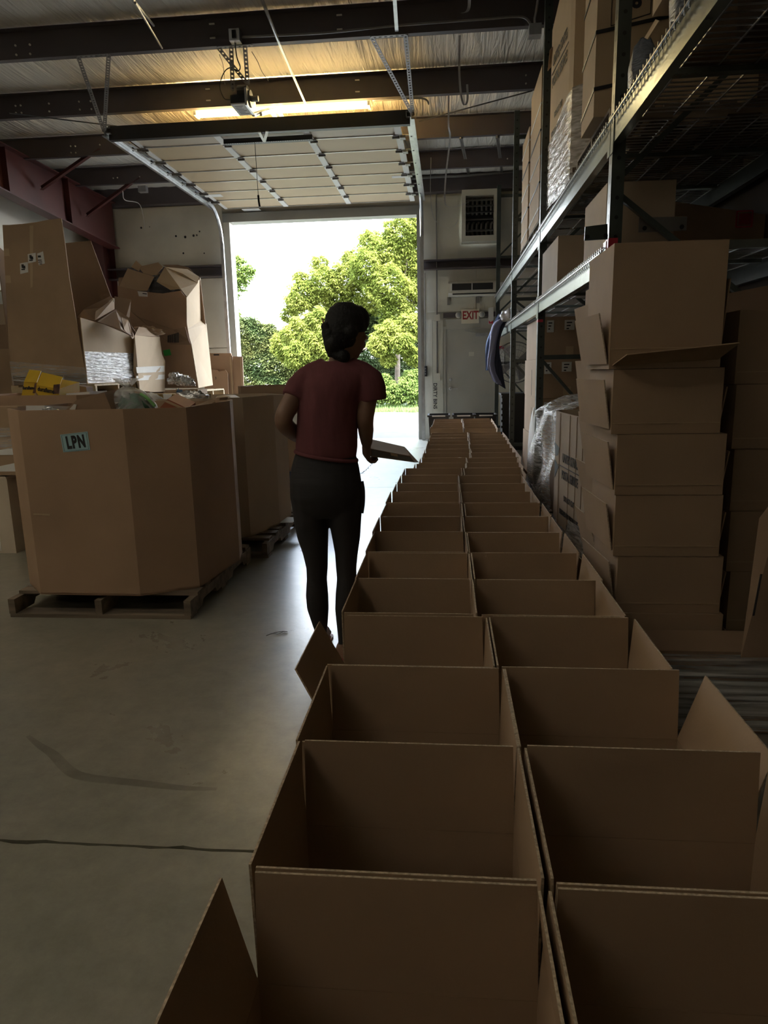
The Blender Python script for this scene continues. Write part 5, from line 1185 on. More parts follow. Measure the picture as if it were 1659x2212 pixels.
# ---- floor fan and black bin by the wall
t = thing('floor_fan', 'large black pedestal fan with wire guard by the wall', 'fan', (1.18, 12.6, 0))
fc = Vector((1.20, 12.6, 1.47))
g = MB()
for r in (.10, .22, .30, .355):
    g.tube([(fc.x + r*math.cos(a*math.pi/16), fc.y - .10*(1 - (r/.36)**2), fc.z + r*math.sin(a*math.pi/16)) for a in range(33)], .004, 5, cap=False)
for a in range(28):
    th = a*2*math.pi/28
    g.tube([(fc.x + r*math.cos(th), fc.y - .10*(1 - (r/.36)**2), fc.z + r*math.sin(th)) for r in (.06, .2, .3, .357)], .0025, 4)
g.build('wire_guard', M['angle'], t)
MB().tube([(fc.x + .357*math.cos(a*math.pi/16), fc.y + .03, fc.z + .357*math.sin(a*math.pi/16)) for a in range(33)], .010, 6, cap=False).build('guard_ring', M['black'], t)
for k in range(4):
    a = k*math.pi/2 + .4; d_ = Vector((math.cos(a), 0, math.sin(a))); e_ = Vector((-math.sin(a), 0, math.cos(a)))
    MB().sheet([fc + d_*.05 + e_*.03, fc + d_*.30 + e_*.12 + Vector((0, .04, 0)), fc + d_*.32 - e_*.06, fc + d_*.05 - e_*.03], .004).build('blade', M['angle'], t)
MB().lathe(fc, [(.05, -.03), (.07, .02), (.07, .18), (.03, .2)], 12, 'Y').build('motor', M['black'], t)
MB().bar((fc.x - .36, fc.y + .04, fc.z - .0), (fc.x + .36, fc.y + .04, fc.z), .02, .03).build('cross_bar', M['black'], t)
MB().tube([(fc.x, fc.y + .12, fc.z - .05), (fc.x, fc.y + .12, .05)], .02, 8).build('pole', M['black'], t)
MB().lathe((fc.x, fc.y + .12, 0), [(.28, 0), (.28, .02), (.05, .05)], 18).build('base', M['black'], t)
t = thing('plastic_bin', 'black ribbed plastic bin standing behind the far rack upright', 'bin', (1.2, 11.9, 0))
a = P(1083, 853, 12.0); b = P(1118, 853, 12.0)
MB().hexa([(a.x + .02, 11.85, 0), (b.x + .1, 11.85, 0), (b.x + .1, 12.3, 0), (a.x + .02, 12.3, 0), (a.x, 11.8, a.z), (b.x + .12, 11.8, a.z), (b.x + .12, 12.35, a.z), (a.x, 12.35, a.z)]).build('body', M['blackplastic'], t)
for i in range(9): MB().box(a.x - .012, a.x + .03, 11.785, 11.80, .08 + i*.1, .12 + i*.1).build('rib', M['black'], t)
MB().box(a.x - .02, b.x + .13, 11.77, 12.37, a.z, a.z + .03).build('rim', M['black'], t)
tag(MB().sheet([P(1055, 665, 13.88), P(1066, 663, 13.88), P(1066, 700, 13.88), P(1055, 700, 13.88)], .006, (0, -1, 0)).build('wall_poster', M['paper']), 'red and white notice on the wall behind the blue blanket', 'notice')
o = bpy.data.objects['wall_poster']; MB().sheet([P(1056, 692, 13.87), P(1060, 696, 13.87), P(1065, 692, 13.87), P(1065, 699, 13.87), P(1056, 699, 13.87)], .004, (0, -1, 0)).build('red_print', M['tape_red'], o)
tag(MB().sheet([P(1077, 747, 13.88), P(1089, 746, 13.88), P(1089, 790, 13.88), P(1077, 790, 13.88)], .006, (0, -1, 0)).build('wall_poster', M['paper']), 'small safety notice with a red heading behind the fan', 'notice')
o = bpy.data.objects['wall_poster.001']; MB().sheet([P(1077.5, 748, 13.87), P(1088.5, 747, 13.87), P(1088.5, 753, 13.87), P(1077.5, 754, 13.87)], .004, (0, -1, 0)).build('red_print', M['tape_red'], o)
# ---- folded postal gaylord and the film wrapped pallet beside the carton rows
pallet('pallet under the postal gaylord beside the carton rows', .80, 1.85, 4.28, 5.45, 0, 'wood_dark', 'y')
t = thing('postal_gaylord', 'scored postal service gaylord with curved top beside the carton rows', 'box', (.85, 4.8, PH))
gl = [(1.30, 4.28), (.98, 4.30), (.87, 4.36), (.812, 5.10), (.82, 5.30), (.86, 5.36), (1.3, 5.38), (1.3, 4.30)]
for i in range(len(gl) - 2):
    za = 1.06 - .0*i; 
    MB().sheet([(gl[i][0], gl[i][1], PH), (gl[i + 1][0], gl[i + 1][1], PH), (gl[i + 1][0], gl[i + 1][1], 1.055), (gl[i][0], gl[i][1], 1.055)], .010).build('wall_panel', M['card_grey'], t)
on_line((.812, 5.10), (.87, 4.36), .74, 'UNITED STATES', .088, .66, t, .012)
on_line((.812, 5.10), (.87, 4.36), .62, 'POSTAL SERVICE', .088, .66, t, .012)
MB().bar((.803, 5.05, .68), (.859, 4.40, .68), .003, .006).build('print_line', M['print_ink'], t)
on_line((.812, 5.10), (.87, 4.36), .46, 'DO NOT CUT', .055, .8, t, .012)
on_line((.812, 5.10), (.87, 4.36), .35, 'DESIGNED FOR MULTIPLE USE', .052, .72, t, .012)
on_line((.812, 5.10), (.87, 4.36), .27, 'BOX', .05, .8, t, .012)
# eagle head emblem: two slanting wedges
M['emblem'] = mat('grey_blue_print', (.12, .14, .15), rough=.6)
eg = lambda s, z: (.812 - .008 + .0*s, 5.06 + s*.26, z)
MB().prism([(.806, 5.28, .82), (.806, 5.05, .80), (.806, 5.10, .74), (.806, 5.22, .72)], (.002, 0, 0)).prism([(.806, 5.26, .70), (.806, 5.06, .66), (.806, 5.22, .56)], (.002, 0, 0)).build('eagle_emblem', M['emblem'], t)
for y in (4.45, 4.6, 4.78, 5.05):
    x = lerp(.87, .812, (y - 4.36)/.74) - .006
    MB().box(x - .003, x + .001, y - .002, y + .002, .2, 1.05).build('score_line', M['card_dark'], t)
wrap_ring([(1.28, 4.29), (.98, 4.30), (.87, 4.36), (.83, 4.6), (.815, 4.95), (.82, 5.30)], .02, .36, 12, M['film_white'], t, ztop=lambda x, y: .36 if y < 4.7 else .26)
pallet('pallet under the film wrapped load behind the postal gaylord', .80, 1.85, 5.55, 6.85, 0, 'wood_dark', 'y')
closed_box('wrapped_load', 'brown load under loose clear film behind the postal gaylord', .92, 1.8, 5.62, 6.7, PH + .002, .95, M['card_dark'])
t = bpy.data.objects['wrapped_load']
prof = [(1135, 1060), (1150, 1010), (1165, 965), (1180, 920), (1195, 880), (1215, 866), (1240, 872), (1272, 885)]
def tent(u, v):
    # loose film draped from the top of the load to the floor on the aisle side
    y = lerp(5.48, 6.75, v)
    s = u
    if s < .62:
        k = s/.62; x = lerp(.74, .86, k**.7) + .03*math.sin(k*9 + v*7) ; z = lerp(.02, 1.00, k)
    else:
        k = (s - .62)/.38; x = lerp(.86, 1.75, k); z = 1.0 + .13*math.sin(min(1, k*1.7)*math.pi*.8) - .06*k
    return (x + .02*math.sin(v*21 + s*5), y + .015*math.sin(s*17), z + .03*math.sin(v*11 + s*9)*min(1, s*3))
MB().grid(tent, 44, 30).build('loose_film', M['film'], t, smooth=True)
lump('white_sack', 'white woven sack bulging beside the labelled cartons', 'sack', (.955, 7.75, .42), .25, M['paper'], 61, .06, 18, sq=(.2, 1.3, 2.0))
# ---- stacks of new cartons at the right, beside the rows
def nested_stack(label, xl, xr, yf, yb_, tiers, top_h, m, lean=.0, left_flaps=True):
    """a stack of open cartons standing on each other; every carton is a thing with body and flaps"""
    z = 0.0
    for i, h in enumerate(tiers):
        last = i == len(tiers) - 1
        dx = lean*(z/1.8) + rnd(-.008, .008); dy = rnd(-.012, .012)
        x0, x1, y0, y1 = xl + dx, xr + dx, yf + dy, yb_ + dy
        s = '%s carton from the floor in the %s' % (ORD[i], label) if not last else 'topmost tall carton of the %s' % label
        t = thing('stacked_carton', s, 'box', ((x0 + x1)/2, (y0 + y1)/2, z), 'stacked new cartons at the right')
        mb = MB(); a, b = z + .001, z + h - .001
        mb.box(x0, x1, y0, y0 + TH, a, b); mb.box(x0, x1, y1 - TH, y1, a, b); mb.box(x0, x0 + TH, y0 + TH, y1 - TH, a, b); mb.box(x1 - TH, x1, y0 + TH, y1 - TH, a, b)
        mb.box(x0 + TH, x1 - TH, y0 + TH, y1 - TH, a, a + .004); mb.box(x0 + TH, x1 - TH, y0 + TH, y1 - TH, b - .004, b); mb.build('body', m, t)
        MB().box(x0 + .004, x1 - .004, y0 - .0025, y0 - .0002, a + h*.16, a + h*.16 + .003).build('score_line', M['card_pale'], t)
        if left_flaps:
            f = MB(); L_ = min(.19, h*.8); zz = a + .02
            # side flap hinged at its foot and leaning out over the aisle
            tl = .024 + rnd(0, .02); sk = .012 + rnd(0, .02)
            f.edge = 1; f.sheet([(x0 - .004, y0 + .015, zz), (x0 - .004 - sk, y1 - .02, zz), (x0 - .004 - sk - tl, y1 - .022, zz + L_), (x0 - .004 - tl, y0 + .017, zz + L_)], TH); f.build('flap', [m, M['card_edge']], t)
        MB().sheet([(x1 + .002, y0 + .02, a + .03), (x1 + .002, y1 - .03, a + .03), (x1 + .022, y1 - .04, a + h*.7), (x1 + .022, y0 + .02, a + h*.7)], TH).build('flap', m, t)
        if last and label.startswith('near'):
            MB().sheet([(x0 + .012, y0 - .003, a + .015), (x1 - .01, y0 - .003, a + .03), (x1 + .025, y0 - .10, a + .085), (x0 + .04, y0 - .10, a + .052)], TH).build('front_flap', m, t)
        z += h
nested_stack('near stack of new cartons', .705, 1.115, 2.75, 3.20, [.13, .25, .24, .25, .24, .25, .46], .4, M['card'], lean=-.105)
nested_stack('stack of new cartons behind the near stack', .755, 1.15, 3.28, 3.62, [.20, .25, .25, .24, .25, .25, .3], .3, M['card'], lean=-.10)
nested_stack('stack of new cartons at the right edge', 1.20, 1.65, 2.92, 3.35, [.25, .26, .26, .26, .26, .29], .3, M['card'], lean=-.07, left_flaps=False)
t = thing('leaning_carton_sheet', 'dark leaning carton sheet behind the stack at the right edge', 'cardboard', (1.5, 3.8, 0))
MB().sheet([(1.16, 3.75, 0), (2.2, 3.75, 0), (2.2, 3.9, 1.86), (1.16, 3.9, 1.68)], .008).build('panel', M['card_dark'], t)
M['film_streak'] = film_mat('streaked_stretch_film', amount=.6, bscale=7, stretch=(.25, .25, 8))
# dark wrapped pallet of flat cartons in front of the stacks, at the right edge
t = thing('wrapped_carton_pile', 'low pile of flat cartons with shiny stretch wrap beside the second row', 'box', (1.05, 2.3, 0))
for i in range(12):
    MB().box(.76 + rnd(0, .01), 1.24 + rnd(-.02, .02), 2.48 + rnd(0, .02), 2.71, .002 + i*.027, .002 + i*.027 + .024).build('flat_carton', M['card_dark'], t)
MB().grid(lambda u, v: (lerp(.75, 1.27, u), 2.465 + .002*math.sin(v*60), lerp(.02, .325, v)), 12, 30).build('stretch_wrap', M['film_streak'], t, smooth=True)
t = closed_box('brown_carton', 'dark brown carton at the right edge beside the nearest row', .98, 1.5, 1.22, 1.8, 0, .50, M['card_dark'], tape=False)
t = thing('leaning_carton_sheet', 'brown carton sheet with a slit leaning at the right edge of the photo', 'cardboard', (1.3, 2.2, 0))
MB().sheet([P(1600, 1420, 2.35), P(1700, 1420, 2.35), P(1700, 1040, 2.5), P(1640, 1120, 2.5)], .006).build('panel', M['card_dark'], t)
MB().sheet([P(1626, 1330, 2.345), P(1629, 1330, 2.345), P(1646, 1240, 2.385), P(1643, 1240, 2.385)], .007).build('slit', M['ink'], t)

# ---- added dark loads blocking the lit ceiling and wall, on deck and behind rack
closed_box('brown_carton', 'wide added carton, darkened as shade, covering the near upper deck, seen only from below', 1.12, 1.95, 1.25, 2.75, zU + .004, 3.5, M['card_shade'], tape=False)
closed_box('brown_carton', 'added shade darkened carton behind the blue and grey bundles on the near upper deck', 1.22, 1.95, 2.80, 3.38, zU + .004, 3.4, M['card_shade'], tape=False)
for i, (ya, yb2, s) in enumerate(((2.2, 3.9, 'near end'), (3.95, 5.6, 'second place'), (5.65, 7.3, 'third place'), (7.35, 9.0, 'fourth place'), (9.05, 10.7, 'far end'))):
    z = 0
    for j, h in enumerate((1.45, 1.3, 1.5)):
        closed_box('dark_backing_carton', 'added shade darkened carton behind the rack, %s, %s layer' % (s, ('bottom', 'middle', 'top')[j]), 2.12 + .02*((i + j) % 2), 3.3, ya, yb2, z, z + h - .004, M['card_shade'], group='added dark cartons behind the rack', tape=False); z += h
# ================================================================== the person walking down the aisle
PXM = 1/448.0
person = thing('person', 'person in dark red short sleeved top and black leggings walking away holding a flat box', 'person', (-.62, 3.2, 0))
M['skin'] = mat('brown_skin', (.25, .145, .095), rough=.5)
M['shirt'] = mat('dark_red_jersey', (.165, .05, .058), rough=.85, var=.12, vscale=8, bump=.25, bscale=14, stretch=(2.5, 2.5, .7))
M['pants'] = mat('black_leggings', (.018, .016, .018), rough=.75, bump=.25, bscale=9, stretch=(.6, .6, 5))
M['hair'] = mat('black_hair', (.008, .008, .009), rough=.7, bump=.6, bscale=90)
M['sandal'] = mat('pink_sandal', (.45, .12, .13), rough=.5)
def loft(mb, rings, n=20):
    """closed skin through elliptical rings (centre, rx, ry)"""
    vs = []; fs = []
    for (c, rx, ry) in rings:
        for j in range(n):
            a = 2*math.pi*j/n; vs.append((c[0] + rx*math.cos(a), c[1] + ry*math.sin(a), c[2]))
    for i in range(len(rings) - 1):
        for j in range(n): fs.append((i*n + j, i*n + (j + 1) % n, (i + 1)*n + (j + 1) % n, (i + 1)*n + j))
    fs += [tuple(range(n - 1, -1, -1)), tuple((len(rings) - 1)*n + j for j in range(n))]
    return mb.add(vs, fs)
def band(v, ul, ur, Y, ry, shrink=0.0):
    a = P(ul, v, Y); b = P(ur, v, Y); return ((a + b)/2, abs(b.x - a.x)/2 - shrink, ry - shrink)
def ball(mb, c, r, sq=(1, 1, 1), n=16):
    c = Vector(c); rings = []
    for i in range(1, n//2):
        f = math.pi*i/(n//2); rings.append((c + Vector((0, 0, -math.cos(f)*r*sq[2])), math.sin(f)*r*sq[0], math.sin(f)*r*sq[1]))
    return loft(mb, rings, n)
Yt = 3.2
# leg bands: v, left edge, right edge, depth offset, half depth
legL = [(1095, 632, 709, 3.2, .105), (1125, 636, 709, 3.2, .10), (1160, 643, 709, 3.2, .088), (1195, 655, 708, 3.195, .072), (1225, 662, 708, 3.19, .062), (1250, 663, 706, 3.185, .056), (1285, 661, 709, 3.175, .06), (1315, 664, 710, 3.175, .057), (1345, 674, 708, 3.18, .045), (1370, 683, 706, 3.185, .036), (1388, 686, 704, 3.19, .034)]
legR = [(1095, 708, 782, 3.2, .105), (1125, 711, 780, 3.2, .10), (1160, 718, 778, 3.2, .088), (1195, 724, 773, 3.19, .072), (1225, 726, 770, 3.18, .062), (1250, 728, 770, 3.165, .056), (1285, 725, 768, 3.15, .06), (1315, 724, 765, 3.14, .057), (1345, 727, 757, 3.13, .045), (1372, 730, 750, 3.12, .036), (1398, 732, 750, 3.11, .034)]
hips = [(962, 645, 766, 3.2, .092), (985, 636, 770, 3.2, .10), (1010, 629, 776, 3.2, .112), (1040, 626, 781, 3.19, .128), (1070, 627, 783, 3.185, .130), (1095, 631, 782, 3.19, .118), (1112, 640, 776, 3.2, .095)]
torso = [(990, 646, 766, 3.2, .09), (965, 641, 770, 3.2, .10), (930, 643, 770, 3.2, .102), (895, 645, 772, 3.2, .108), (860, 646, 778, 3.205, .112), (830, 645, 795, 3.21, .108), (808, 650, 802, 3.215, .095), (792, 668, 790, 3.22, .078), (780, 690, 770, 3.225, .06)]
B = lambda t, s=0.0: band(t[0], t[1], t[2], t[3], t[4], s)
# --- body: one continuous skin from head to feet
mb = MB()
loft(mb, [B(t, .012) for t in torso]); loft(mb, [B(t, .010) for t in hips]); loft(mb, [B(t, .007) for t in legL]); loft(mb, [B(t, .007) for t in legR])
def limb(mb, pts, rs): return mb.tube(curve(pts, 5), [lerp(rs[min(i//5, len(rs) - 1)], rs[min(i//5 + 1, len(rs) - 1)], (i % 5)/5) for i in range(5*(len(pts) - 1) + 1)], 14)
shL, elL, wrL = P(655, 822, 3.21), P(612, 908, 3.13), P(652, 950, 3.36)
shR, elR, wrR = P(798, 822, 3.21), P(789, 905, 3.19), P(792, 958, 3.33)
limb(mb, [shL, lerp(shL, elL, .5) + Vector((-.005, 0, 0)), elL, lerp(elL, wrL, .45) + Vector((0, .01, -.012)), wrL], [.052, .046, .042, .040, .026])
limb(mb, [shR, lerp(shR, elR, .5), elR, lerp(elR, wrR, .45), wrR], [.052, .045, .040, .038, .028])
# neck and head, turned to the right and bowed
neck0, head = P(733, 790, 3.22), P(748, 715, 3.25)
fd = Vector((.80, .52, -.30)).normalized(); sd = Vector((-.52, .80, 0)).normalized(); upv = sd.cross(fd).normalized()
if upv.z < 0: upv = -upv
mb.tube([neck0 + Vector((0, 0, -.03)), neck0 + Vector((.004, .005, .03)), head + Vector((.0, 0, -.06))], [.058, .05, .052], 14)
def H(a, b, c): return head + fd*a + sd*b + upv*c
ball(mb, H(-.008, 0, .018), .094, (1, 1, 1.02)); ball(mb, H(.040, 0, -.035), .066, (.9, .9, 1.15)); ball(mb, H(.066, 0, -.088), .028)
ball(mb, H(.098, 0, -.032), .015, (1, 1, 1.5)); ball(mb, H(.088, 0, -.068), .018, (1, 1, .6))
for s in (-1, 1): ball(mb, H(-.004, s*.082, -.02), .022, (.7, .7, 1.3)); ball(mb, H(.078, s*.034, -.005), .016)
# hands: palm, four fingers of different lengths and a thumb, closed on what they hold
def hand(mb, wr, along, across, curl, s=1.0, close=1.0):
    """along: from wrist to knuckles, across: towards the thumb, curl: direction in which the fingers bend"""
    al, ac, cu = Vector(along).normalized(), Vector(across).normalized(), Vector(curl).normalized()
    for i in range(5):
        o = ac*(.030 - .015*i); mb.tube([wr + o*.6, wr + al*.035 + o, wr + al*.078*s + o], [.016, .015, .0125], 10)
    for i, ln in enumerate((.072, .080, .075, .060)):
        k = wr + al*.082*s + ac*(.029 - .0195*i)
        p1 = k + (al*.75 + cu*.6*close).normalized()*ln*.45*s; p2 = p1 + (al*(.1) + cu).normalized()*ln*.33*s; p3 = p2 + (cu*.6 - al*.7).normalized()*ln*.26*s
        mb.tube([k, p1, p2, p3], [.0105, .0098, .0088, .0075], 10)
    b0 = wr + al*.02 + ac*.028; b1 = b0 + (al*.5 + ac*.75 + cu*.2).normalized()*.036; b2 = b1 + (al*.8 + cu*.55).normalized()*.03; b3 = b2 + (al*.5 + cu*.8).normalized()*.024
    mb.tube([b0, b1, b2, b3], [.015, .0125, .0108, .009], 10)
hand(mb, wrR, (-.10, .45, -.80), (-.35, .8, .25), (.90, .25, .10))
hand(mb, wrL, (.55, .65, .10), (0, -.2, 1), (.55, -.5, -.4), close=.7)
# feet
def foot(mb, ank, d):
    d = Vector(d).normalized(); a = Vector(ank)
    h0 = Vector((a.x, a.y, .045)) - d*.035
    mb.tube([h0 - d*.01, h0 + d*.05, h0 + d*.12, h0 + d*.19, h0 + d*.215], [.034, .038, .037, .034, .022], 12)
    mb.tube([a, Vector((a.x, a.y, .05))], [.034, .036], 12)
    for i in range(5): mb.tube([h0 + d*.19 + Vector((d.y, -d.x, 0))*(.028 - .014*i) + Vector((0, 0, -.012)), h0 + d*(.235 - .008*i) + Vector((d.y, -d.x, 0))*(.028 - .014*i) + Vector((0, 0, -.02))], [.011, .009], 8)
ankL = B(legL[-1])[0]; ankR = B(legR[-1])[0]
foot(mb, ankL, (-.1, 1, 0)); foot(mb, ankR, (.05, 1, 0))
o = mb.build('body', M['skin'], person); remesh(o, .0065, 5)
body = o
# face details
MB().tube([H(.097, -.018, -.068), H(.103, 0, -.067), H(.097, .018, -.068)], .004, 6).build('lips', mat('lips', (.16, .06, .05), rough=.5), body)
for s in (-1, 1):
    e_ = ball(MB(), H(.090, s*.034, -.006), .0105).build('eye', mat('eye_white', (.5, .48, .45), rough=.2), body, smooth=True)
    MB().tube([H(.090, s*.018, .016), H(.095, s*.034, .021), H(.082, s*.052, .014)], .0035, 6).build('eyebrow', M['hair'], body)
# --- hair: cap, nape and the plaited bun at the left
mb = MB()
ball(mb, H(-.014, 0, .030), .099, (1.0, 1.0, 1.03)); ball(mb, H(-.026, 0, -.015), .090); ball(mb, H(-.035, 0, -.060), .062); ball(mb, H(.03, 0, .062), .070)
for s_ in (-1, 1): ball(mb, H(-.012, s_*.076, -.012), .036)
for (u, v, r) in ((703, 706, .022), (712, 720, .028), (704, 727, .017), (713, 740, .026), (709, 752, .018), (714, 763, .018), (722, 742, .040), (726, 768, .020), (742, 770, .032)):
    ball(mb, P(u, v, 3.17), r)
for (u, v) in ((697, 704), (700, 716), (701, 734), (704, 746), (707, 758), (711, 769)): ball(mb, P(u, v, 3.16), .0085)
hair = mb.build('hair', M['hair'], person); remesh(hair, .006, 3)
MB().tube([P(700, 700, 3.18), P(697, 692, 3.18), P(695, 685, 3.18)], [.004, .003, .002], 6).build('hair_clip', M['sandal'], hair)
# --- leggings
mb = MB(); loft(mb, [B(t) for t in hips]); loft(mb, [B(t) for t in legL]); loft(mb, [B(t) for t in legR])
o = mb.build('leggings', M['pants'], person); remesh(o, .0075, 5)
mb = MB(); mb.tube(curve([P(781, 1040, 3.19), P(784, 1060, 3.18), P(784, 1085, 3.18), P(781, 1108, 3.18)]), .010, 8); mb.build('pocket_edge', M['pants'], o)
# --- top with short loose sleeves
mb = MB(); loft(mb, [B((994, 640, 769, 3.2, .098))] + [(c, rx + .006, ry + .008) for (c, rx, ry) in [B(t) for t in torso[1:]]])
mb.tube([shL + Vector((.035, 0, .012)), lerp(shL, elL, .22), lerp(shL, elL, .46)], [.066, .066, .063], 16)
mb.tube([shR + Vector((-.035, 0, .012)), lerp(shR, elR, .20) + Vector((.012, 0, .004)), P(806, 866, 3.205)], [.066, .070, .066], 16)
ball(mb, P(822, 838, 3.2), .028, (1, 1, .8))
mb.tube([P(705, 792, 3.22), P(676, 806, 3.215), P(655, 824, 3.21), P(646, 845, 3.2)], [.045, .052, .058, .058], 14); mb.tube([P(755, 792, 3.22), P(782, 804, 3.215), P(800, 820, 3.21), P(808, 845, 3.2)], [.045, .052, .06, .06], 14)
shirt = mb.build('top', M['shirt'], person); remesh(shirt, .0075, 5)
mb = MB(); h = [B((990, 641, 769, 3.2, .104))]
c, rx, ry = h[0]
mb.tube([(c.x + (rx + .003)*math.cos(a*math.pi/16), c.y + (ry + .003)*math.sin(a*math.pi/16), c.z + .012 - .024*math.cos(a*math.pi/16)) for a in range(33)], .009, 8, cap=False)
mb.build('hem', M['shirt'], shirt, smooth=True)
# --- sandals
for a, d in ((ankL, (-.1, 1, 0)), (ankR, (.05, 1, 0))):
    d = Vector(d).normalized(); s = Vector((d.y, -d.x, 0)); h0 = Vector((a.x, a.y, 0)) - d*.055
    MB().prism([h0 + s*.03, h0 + d*.12 + s*.036, h0 + d*.24 + s*.045, h0 + d*.275 + s*.02, h0 + d*.275 - s*.02, h0 + d*.24 - s*.043, h0 + d*.12 - s*.036, h0 - s*.03, h0 - d*.015], (0, 0, .012)).build('sandal', M['sandal'], person)
# --- what the person carries
t = thing('flat_parcel', 'flat brown box with greyish edge held in the right hand', 'box', P(850, 980, 3.45))
a = [P(800, 986, 3.33), P(896, 999, 3.38), P(884, 984, 3.47), P(800, 966, 3.45)]
top = [P(800, 968, 3.335), P(885, 983, 3.40), P(873, 965, 3.62), P(800, 948, 3.60)]
MB().add([a[0], a[1], P(905, 999, 3.62), P(800, 985, 3.6), P(800, 969, 3.33), P(886, 985, 3.38), P(874, 965, 3.62), P(800, 948, 3.6)], [(3, 2, 1, 0), (4, 5, 6, 7), (0, 1, 5, 4), (1, 2, 6, 5), (2, 3, 7, 6), (3, 0, 4, 7)]).build('body', M['card_dark'], t)
f = [P(803, 984, 3.325), P(893, 997, 3.375), P(885, 987, 3.378), P(803, 971, 3.326)]
MB().sheet([p + Vector((0, -.002, 0)) for p in f], .002).build('edge_band', mat('grey_print', (.17, .16, .14), rough=.5, var=.3, vscale=14), t)
MB().sheet([P(845, 984, 3.345), P(860, 987, 3.35), P(858, 981, 3.35), P(843, 978, 3.345)], .003).build('label', M['card_pale'], t)
t = thing('white_parcel', 'small white plastic wrapped parcel tucked under the left arm', 'parcel', P(640, 920, 3.45))
MB().hexa([P(630, 928, 3.40), P(648, 945, 3.38), P(660, 940, 3.52), P(640, 925, 3.54), P(627, 905, 3.40), P(647, 888, 3.38), P(660, 885, 3.52), P(640, 900, 3.54)]).build('body', mat('white_poly', (.62, .64, .62), rough=.3, bump=.5, bscale=25), t)
# ================================================================== outdoors: gravel yard, grass, hedge and trees
def gravel():
    m = mat('pale_gravel', (.05, .047, .042), rough=.9, var=.4, vscale=3.0, bump=1.0, bscale=30)
    return m
M['gravel'] = gravel()
M['grass'] = mat('short_grass', (.13, .19, .05), rough=.9, var=.3, vscale=2)
g = MB(); nx, ny = 60, 40
g.grid(lambda u, v: (lerp(-40, 34, u), lerp(DW + 1.6, 60, v), -.03 + .02*math.sin(u*60 + v*11)*math.sin(v*45)), nx, ny)
tag(g.build('outside_gravel', M['gravel'], smooth=True), 'pale gravel yard outside the open overhead door', 'ground')
tag(MB().box(-14, 10, DW + .21, DW + 1.59, -.3, -.004).build('outside_apron', mat('sandy_concrete', (.05, .042, .033), rough=.9, var=.15, vscale=5, bump=.4, bscale=25)), 'sandy concrete apron just outside the overhead door', 'ground')
mb = MB(); rs = random.Random(5)
for i in range(26000):
    x = rs.uniform(-12, 2.5); y = 23.3 + abs(rs.gauss(0, 1))*1.6 + .3*math.sin(x*2.1)
    if y > 28: continue
    h = rs.uniform(.05, .16)*(1 + (y - 23.3)*.25); a = rs.uniform(0, 6.3); dx, dy = math.cos(a)*.014, math.sin(a)*.014; lx, ly = rs.uniform(-.05, .05), rs.uniform(-.05, .05)
    mb.add([(x - dx, y - dy, -.03), (x + dx, y + dy, -.03), (x + lx, y + ly, -.03 + h)], [(0, 1, 2)])
o = mb.build('grass_strip', M['grass']); tag(o, 'strip of short grass along the foot of the trees', 'grass', kind='stuff')
def leaf_mat(name, c1, c2):
    m = bpy.data.materials.new(name); m.use_nodes = True
    n = m.node_tree.nodes; l = m.node_tree.links; n.clear()
    out = n.new('ShaderNodeOutputMaterial'); ad = n.new('ShaderNodeMixShader'); ad.inputs[0].default_value = .45
    d = n.new('ShaderNodeBsdfDiffuse'); tr = n.new('ShaderNodeBsdfTranslucent')
    t = n.new('ShaderNodeTexCoord'); x = n.new('ShaderNodeTexNoise'); x.inputs['Scale'].default_value = 1.1; x.inputs['Detail'].default_value = 7
    l.new(t.outputs['Object'], x.inputs['Vector'])
    r = n.new('ShaderNodeValToRGB'); r.color_ramp.elements[0].position = .35; r.color_ramp.elements[1].position = .65
    r.color_ramp.elements[0].color = (*c1, 1); r.color_ramp.elements[1].color = (*c2, 1)
    l.new(x.outputs[0], r.inputs[0]); l.new(r.outputs[0], d.inputs[0]); l.new(r.outputs[0], tr.inputs[0])
    l.new(d.outputs[0], ad.inputs[1]); l.new(tr.outputs[0], ad.inputs[2]); l.new(ad.outputs[0], out.inputs[0])
    return m
M['leaf_y'] = leaf_mat('yellow_green_leaves', (.13, .165, .032), (.225, .25, .055))
M['leaf_g'] = leaf_mat('fresh_green_leaves', (.11, .17, .04), (.17, .225, .06))
M['leaf_d'] = leaf_mat('dull_green_leaves', (.085, .125, .055), (.14, .18, .075))
M['leaf_h'] = leaf_mat('hedge_leaves', (.10, .15, .06), (.20, .21, .075))
M['bark'] = mat('grey_brown_bark', (.11, .085, .06), rough=.9, var=.3, vscale=8)
